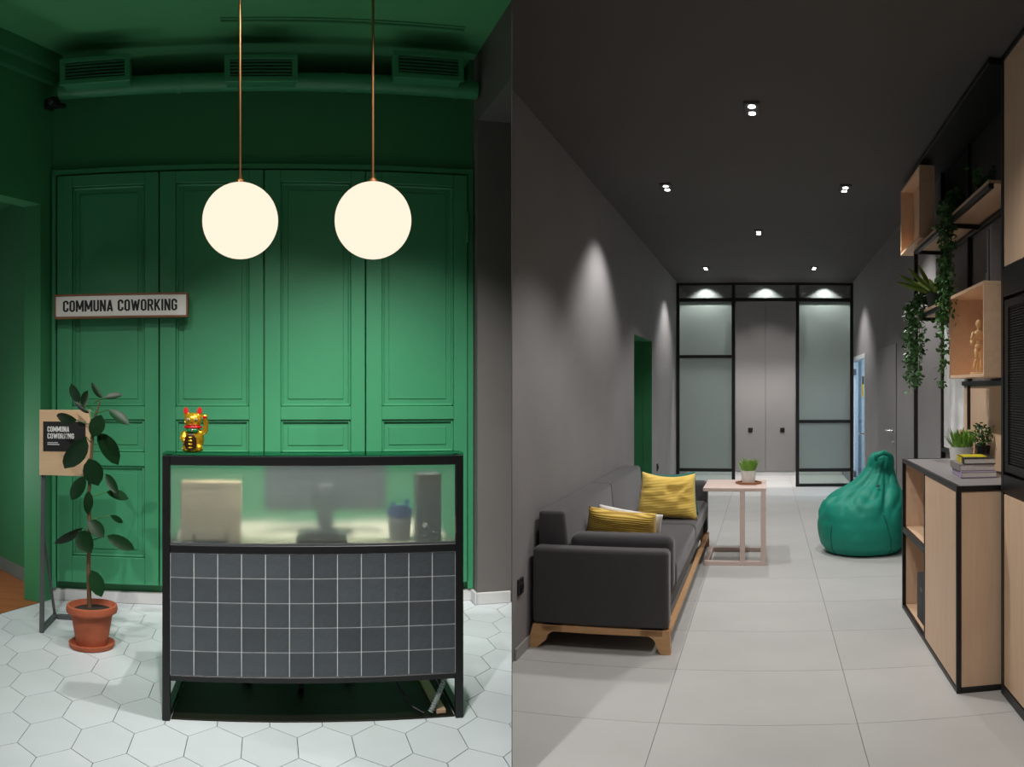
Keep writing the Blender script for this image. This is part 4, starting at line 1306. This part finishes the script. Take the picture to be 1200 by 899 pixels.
# ---- small things on top of the open box
t = thing('canister', 'small grey lidded canister standing on the plywood box', 'canister', 'R', (1.10, 4.02, 1.8625))
MB().lathe([(0.036, 0), (0.038, 0.004), (0.038, 0.07), (0.036, 0.072)], 20).build('jar', 'cup_grey', t, 40)
MB().lathe([(0.040, 0.0722), (0.040, 0.082), (0.012, 0.085), (0.010, 0.093), (0.0, 0.094)], 20).build('lid', 'dark_grey_steel', t, 40)
for k, (y, h, mt_) in enumerate(((3.845, 0.27, 'book_grey'), (3.872, 0.25, 'book_dark'), (3.90, 0.26, 'cup_grey'))):
    t = thing('folder', ['grey folder standing upright nearest the tall cabinet', 'black folder standing upright between two grey ones', 'pale grey folder standing upright beside the canister'][k], 'folder', 'R', (1.11, y, 1.8625), 0, 'folders on the plywood box')
    MB().box(-0.07, 0.07, -0.011, -0.008, 0, h, 0.001).box(-0.07, 0.07, 0.008, 0.011, 0, h, 0.001).box(-0.072, -0.069, -0.011, 0.011, 0, h, 0.001).build('cover', mt_, t)
    MB().box(-0.068, 0.066, -0.0075, 0.0075, 0.004, h - 0.006).build('sheets', 'paper', t)

# ---- things on the cabinet top
TOP = CH + 0.0005
grass_pot('white pot of green grass on the grey cabinet top', 'R', (1.075, 4.60, TOP), 0.068, 0.115, 0.105, 9)


def book(x, y, z, w, d_, h, rot, cover, label, extra=None):
    t = thing('book', label, 'book', 'R', (x, y, z), rot, 'books stacked on the cabinet')
    cv = MB().box(-w / 2, w / 2, -d_ / 2, d_ / 2, 0, 0.003, 0.001).box(-w / 2, w / 2, -d_ / 2, d_ / 2, h - 0.003, h, 0.001).box(-w / 2, -w / 2 + 0.003, -d_ / 2, d_ / 2, 0.003, h - 0.003)
    c_ = cv.build('cover', cover, t)
    MB().box(-w / 2 + 0.0035, w / 2 - 0.004, -d_ / 2 + 0.004, d_ / 2 - 0.004, 0.0032, h - 0.0032).build('pages', 'paper', t)
    if extra:
        for (y0, y1, mat) in extra:
            MB().box(-w / 2 - 0.0008, -w / 2 - 0.0001, y0, y1, 0.001, h - 0.001).build('spine_band', mat, c_)
            MB().box(-w / 2 + 0.01, w / 2 - 0.03, y0, y1, h + 0.0001, h + 0.0008).build('cover_print', mat, c_)
    return t


book(1.048, 4.20, TOP, 0.18, 0.28, 0.030, -0.06, 'book_lilac', 'lilac book at the bottom of the cabinet stack')
book(1.042, 4.22, TOP + 0.0302, 0.18, 0.27, 0.034, -0.04, 'book_grey', 'thick grey book in the middle of the cabinet stack')
book(1.056, 4.20, TOP + 0.0644, 0.16, 0.24, 0.030, -0.08, 'book_dark', 'black and yellow book on top of the cabinet stack', [(-0.10, -0.06, 'book_dark'), (-0.055, 0.02, 'book_yellow'), (0.03, 0.115, 'book_yellow')])

cbd = thing('chalkboard_stand', 'small black chalkboard in a folding plywood frame', 'chalkboard', 'R', (1.150, 4.80, TOP), -0.55)
MB().box(-0.048, -0.038, 0, 0.012, 0, 0.20, 0.001).box(0.038, 0.048, 0, 0.012, 0, 0.20, 0.001).box(-0.038, 0.038, 0, 0.012, 0.188, 0.20, 0.001).box(-0.038, 0.038, 0, 0.012, 0.02, 0.032, 0.001).build('frame', 'plywood', cbd).matrix_local = Matrix.Rotation(-0.12, 4, 'X')
MB().box(-0.038, 0.038, 0.003, 0.009, 0.032, 0.188).build('slate', 'chalk_black', cbd).matrix_local = Matrix.Rotation(-0.12, 4, 'X')
MB().box(-0.048, -0.038, 0, 0.01, 0, 0.20, 0.001).box(0.038, 0.048, 0, 0.01, 0, 0.20, 0.001).build('rear_leg', 'plywood', cbd).matrix_local = Matrix.Translation((0, 0.045, 0)) @ Matrix.Rotation(0.12, 4, 'X')


def ivy_leaves(mb, pts, n, spread, size, rg):
    for k in range(n):
        u = rg.random() * (len(pts) - 1)
        i = int(u)
        p = Vector(pts[i]).lerp(Vector(pts[min(i + 1, len(pts) - 1)]), u - i)
        d_ = Vector((rg.gauss(0, 1), rg.gauss(0, 1), rg.gauss(-0.5, 0.7))).normalized()
        b0 = p + Vector((rg.gauss(0, spread), rg.gauss(0, spread), rg.gauss(0, spread * 0.6)))
        sz = size * rg.uniform(0.6, 1.2)
        sd = d_.cross(Vector((rg.gauss(0, 1), rg.gauss(0, 1), rg.gauss(0, 1))))
        if sd.length < 1e-3:
            continue
        mb.leaf(b0, b0 + d_ * sz, sz * 0.62, sd, 0.2, 0.25, 3)


# bushy plant in a dark pot
bp_ = thing('herb_pot', 'small leafy plant in a tapered black pot behind the books', 'potted plant', 'R', (1.160, 4.45, TOP))
MB().lathe([(0.028, 0), (0.040, 0.13), (0.036, 0.13), (0.034, 0.118), (0.0, 0.118)], 20).build('pot', 'black_plastic', bp_, 40)
rg = random.Random(21)
m = MB()
for k in range(9):
    a = rg.uniform(0, 2 * PI)
    q = rg.uniform(0.02, 0.06)
    ivy_leaves(m, [(0, 0, 0.12), (q * 0.6 * math.cos(a), q * math.sin(a), 0.18), (q * math.cos(a) * 0.9, q * 1.2 * math.sin(a), rg.uniform(0.21, 0.27))], 26, 0.012, 0.022, rg)
o = m.build('foliage', 'ivy_leaf', bp_, 180)
o['kind'] = 'stuff'
MB().tube([(0, 0, 0.115), (0.004, 0, 0.17), (-0.006, 0.004, 0.22)], 0.003, 6).build('stem', 'stem_brown', bp_)

# spiky aloe on the middle shelf
al = thing('aloe_plant', 'spiky green aloe in a grey pot on the plywood shelf', 'potted plant', 'R', (1.045, 5.20, 1.8655))
MB().lathe([(0.040, 0), (0.052, 0.095), (0.046, 0.095), (0.044, 0.082), (0.0, 0.082)], 22).build('pot', 'dark_grey_steel', al, 40)
rg = random.Random(5)
for k in range(16):
    a = k * 2.399
    ti = 0.25 + 0.75 * (k / 15)
    ln = rg.uniform(0.13, 0.20) * (1.1 if k > 8 else 0.9)
    tip = Vector((math.cos(a) * ln * ti, math.sin(a) * ln * ti, ln * math.sqrt(max(0.05, 1 - ti * ti * 0.9)) * 0.8 + 0.01))
    b0 = Vector((math.cos(a) * 0.012, math.sin(a) * 0.012, 0.082))
    side = Vector((-math.sin(a), math.cos(a), 0))
    MB().leaf(b0, b0 + tip, 0.034, side, 0.28, 0.5, 5).build('leaf', 'aloe_green', al, 180)
for tip in ((-0.22, 0.06, 0.15), (-0.24, 0.0, 0.09), (-0.16, -0.02, 0.17), (-0.10, -0.05, 0.19), (0.06, -0.04, 0.17)):
    b0 = Vector((0, 0, 0.085))
    MB().leaf(b0, b0 + Vector(tip), 0.032, (0.5, 0.2, 0.8), -0.25, 0.5, 5).build('leaf', 'aloe_green', al, 180)


# hanging plants
def trailing(label, loc, strands, seed, size, per):
    t = thing('trailing_plant', label, 'hanging plant', 'R', loc, 0, 'trailing plants on the shelving')
    MB().lathe([(0.034, 0), (0.045, 0.08), (0.040, 0.08), (0.038, 0.07), (0.0, 0.07)], 18).build('pot', 'black_plastic', t, 40)
    rg = random.Random(seed)
    m = MB()
    for pts in strands:
        MB().tube(pts, 0.0022, 5).build('vine', 'leaf_green', t)
        ln = sum((Vector(a) - Vector(b_)).length for a, b_ in zip(pts, pts[1:]))
        ivy_leaves(m, pts, int(per * ln), 0.014, size, rg)
    o = m.build('foliage', 'ivy_leaf', t, 180)
    o['kind'] = 'stuff'
    return t


st = []
rg = random.Random(11)
for k in range(9):
    x = rg.uniform(-0.16, -0.10)
    y = rg.uniform(-0.13, 0.09)
    dz = rg.uniform(0.22, 0.50)
    st.append([(0, 0, 0.075), (x * 0.5, y * 0.5, 0.11), (x, y, 0.03), (x + rg.uniform(-0.015, 0.015), y + rg.uniform(-0.03, 0.03), -dz * 0.5), (x + rg.uniform(-0.02, 0.02), y * 0.5 + rg.uniform(-0.02, 0.02), -dz)])
trailing('short trailing plant spilling over the shelf below the aloe', (1.08, 5.42, 1.8655), st, 1, 0.036, 190)
st = []
for k in range(10):
    x = rg.uniform(-0.125, -0.07)
    y = rg.uniform(-0.10, 0.10)
    dz = rg.uniform(0.45, 0.95)
    st.append([(0, 0, 0.075), (x * 0.5, y * 0.5, 0.12), (x, y, 0.03), (x + rg.uniform(-0.015, 0.0), y + rg.uniform(-0.03, 0.03), -dz * 0.5), (x + rg.uniform(-0.02, 0.0), y * 0.6 + rg.uniform(-0.02, 0.02), -dz)])
trailing('long trailing plant hanging from the top shelf past the plywood box', (1.075, 4.55, 2.3095), st, 2, 0.034, 170)
rg = random.Random(77)
st = []
for k in range(7):
    a = rg.uniform(0, 2 * PI)
    st.append([(0, 0, 0.075), (0.04 * math.cos(a), 0.06 * math.sin(a), 0.14), (0.06 * math.cos(a), 0.11 * math.sin(a), 0.10 + rg.uniform(-0.05, 0.1))])
trailing('small leafy plant in the dark on the top shelf', (1.10, 4.2, 2.3095), st, 3, 0.032, 170)
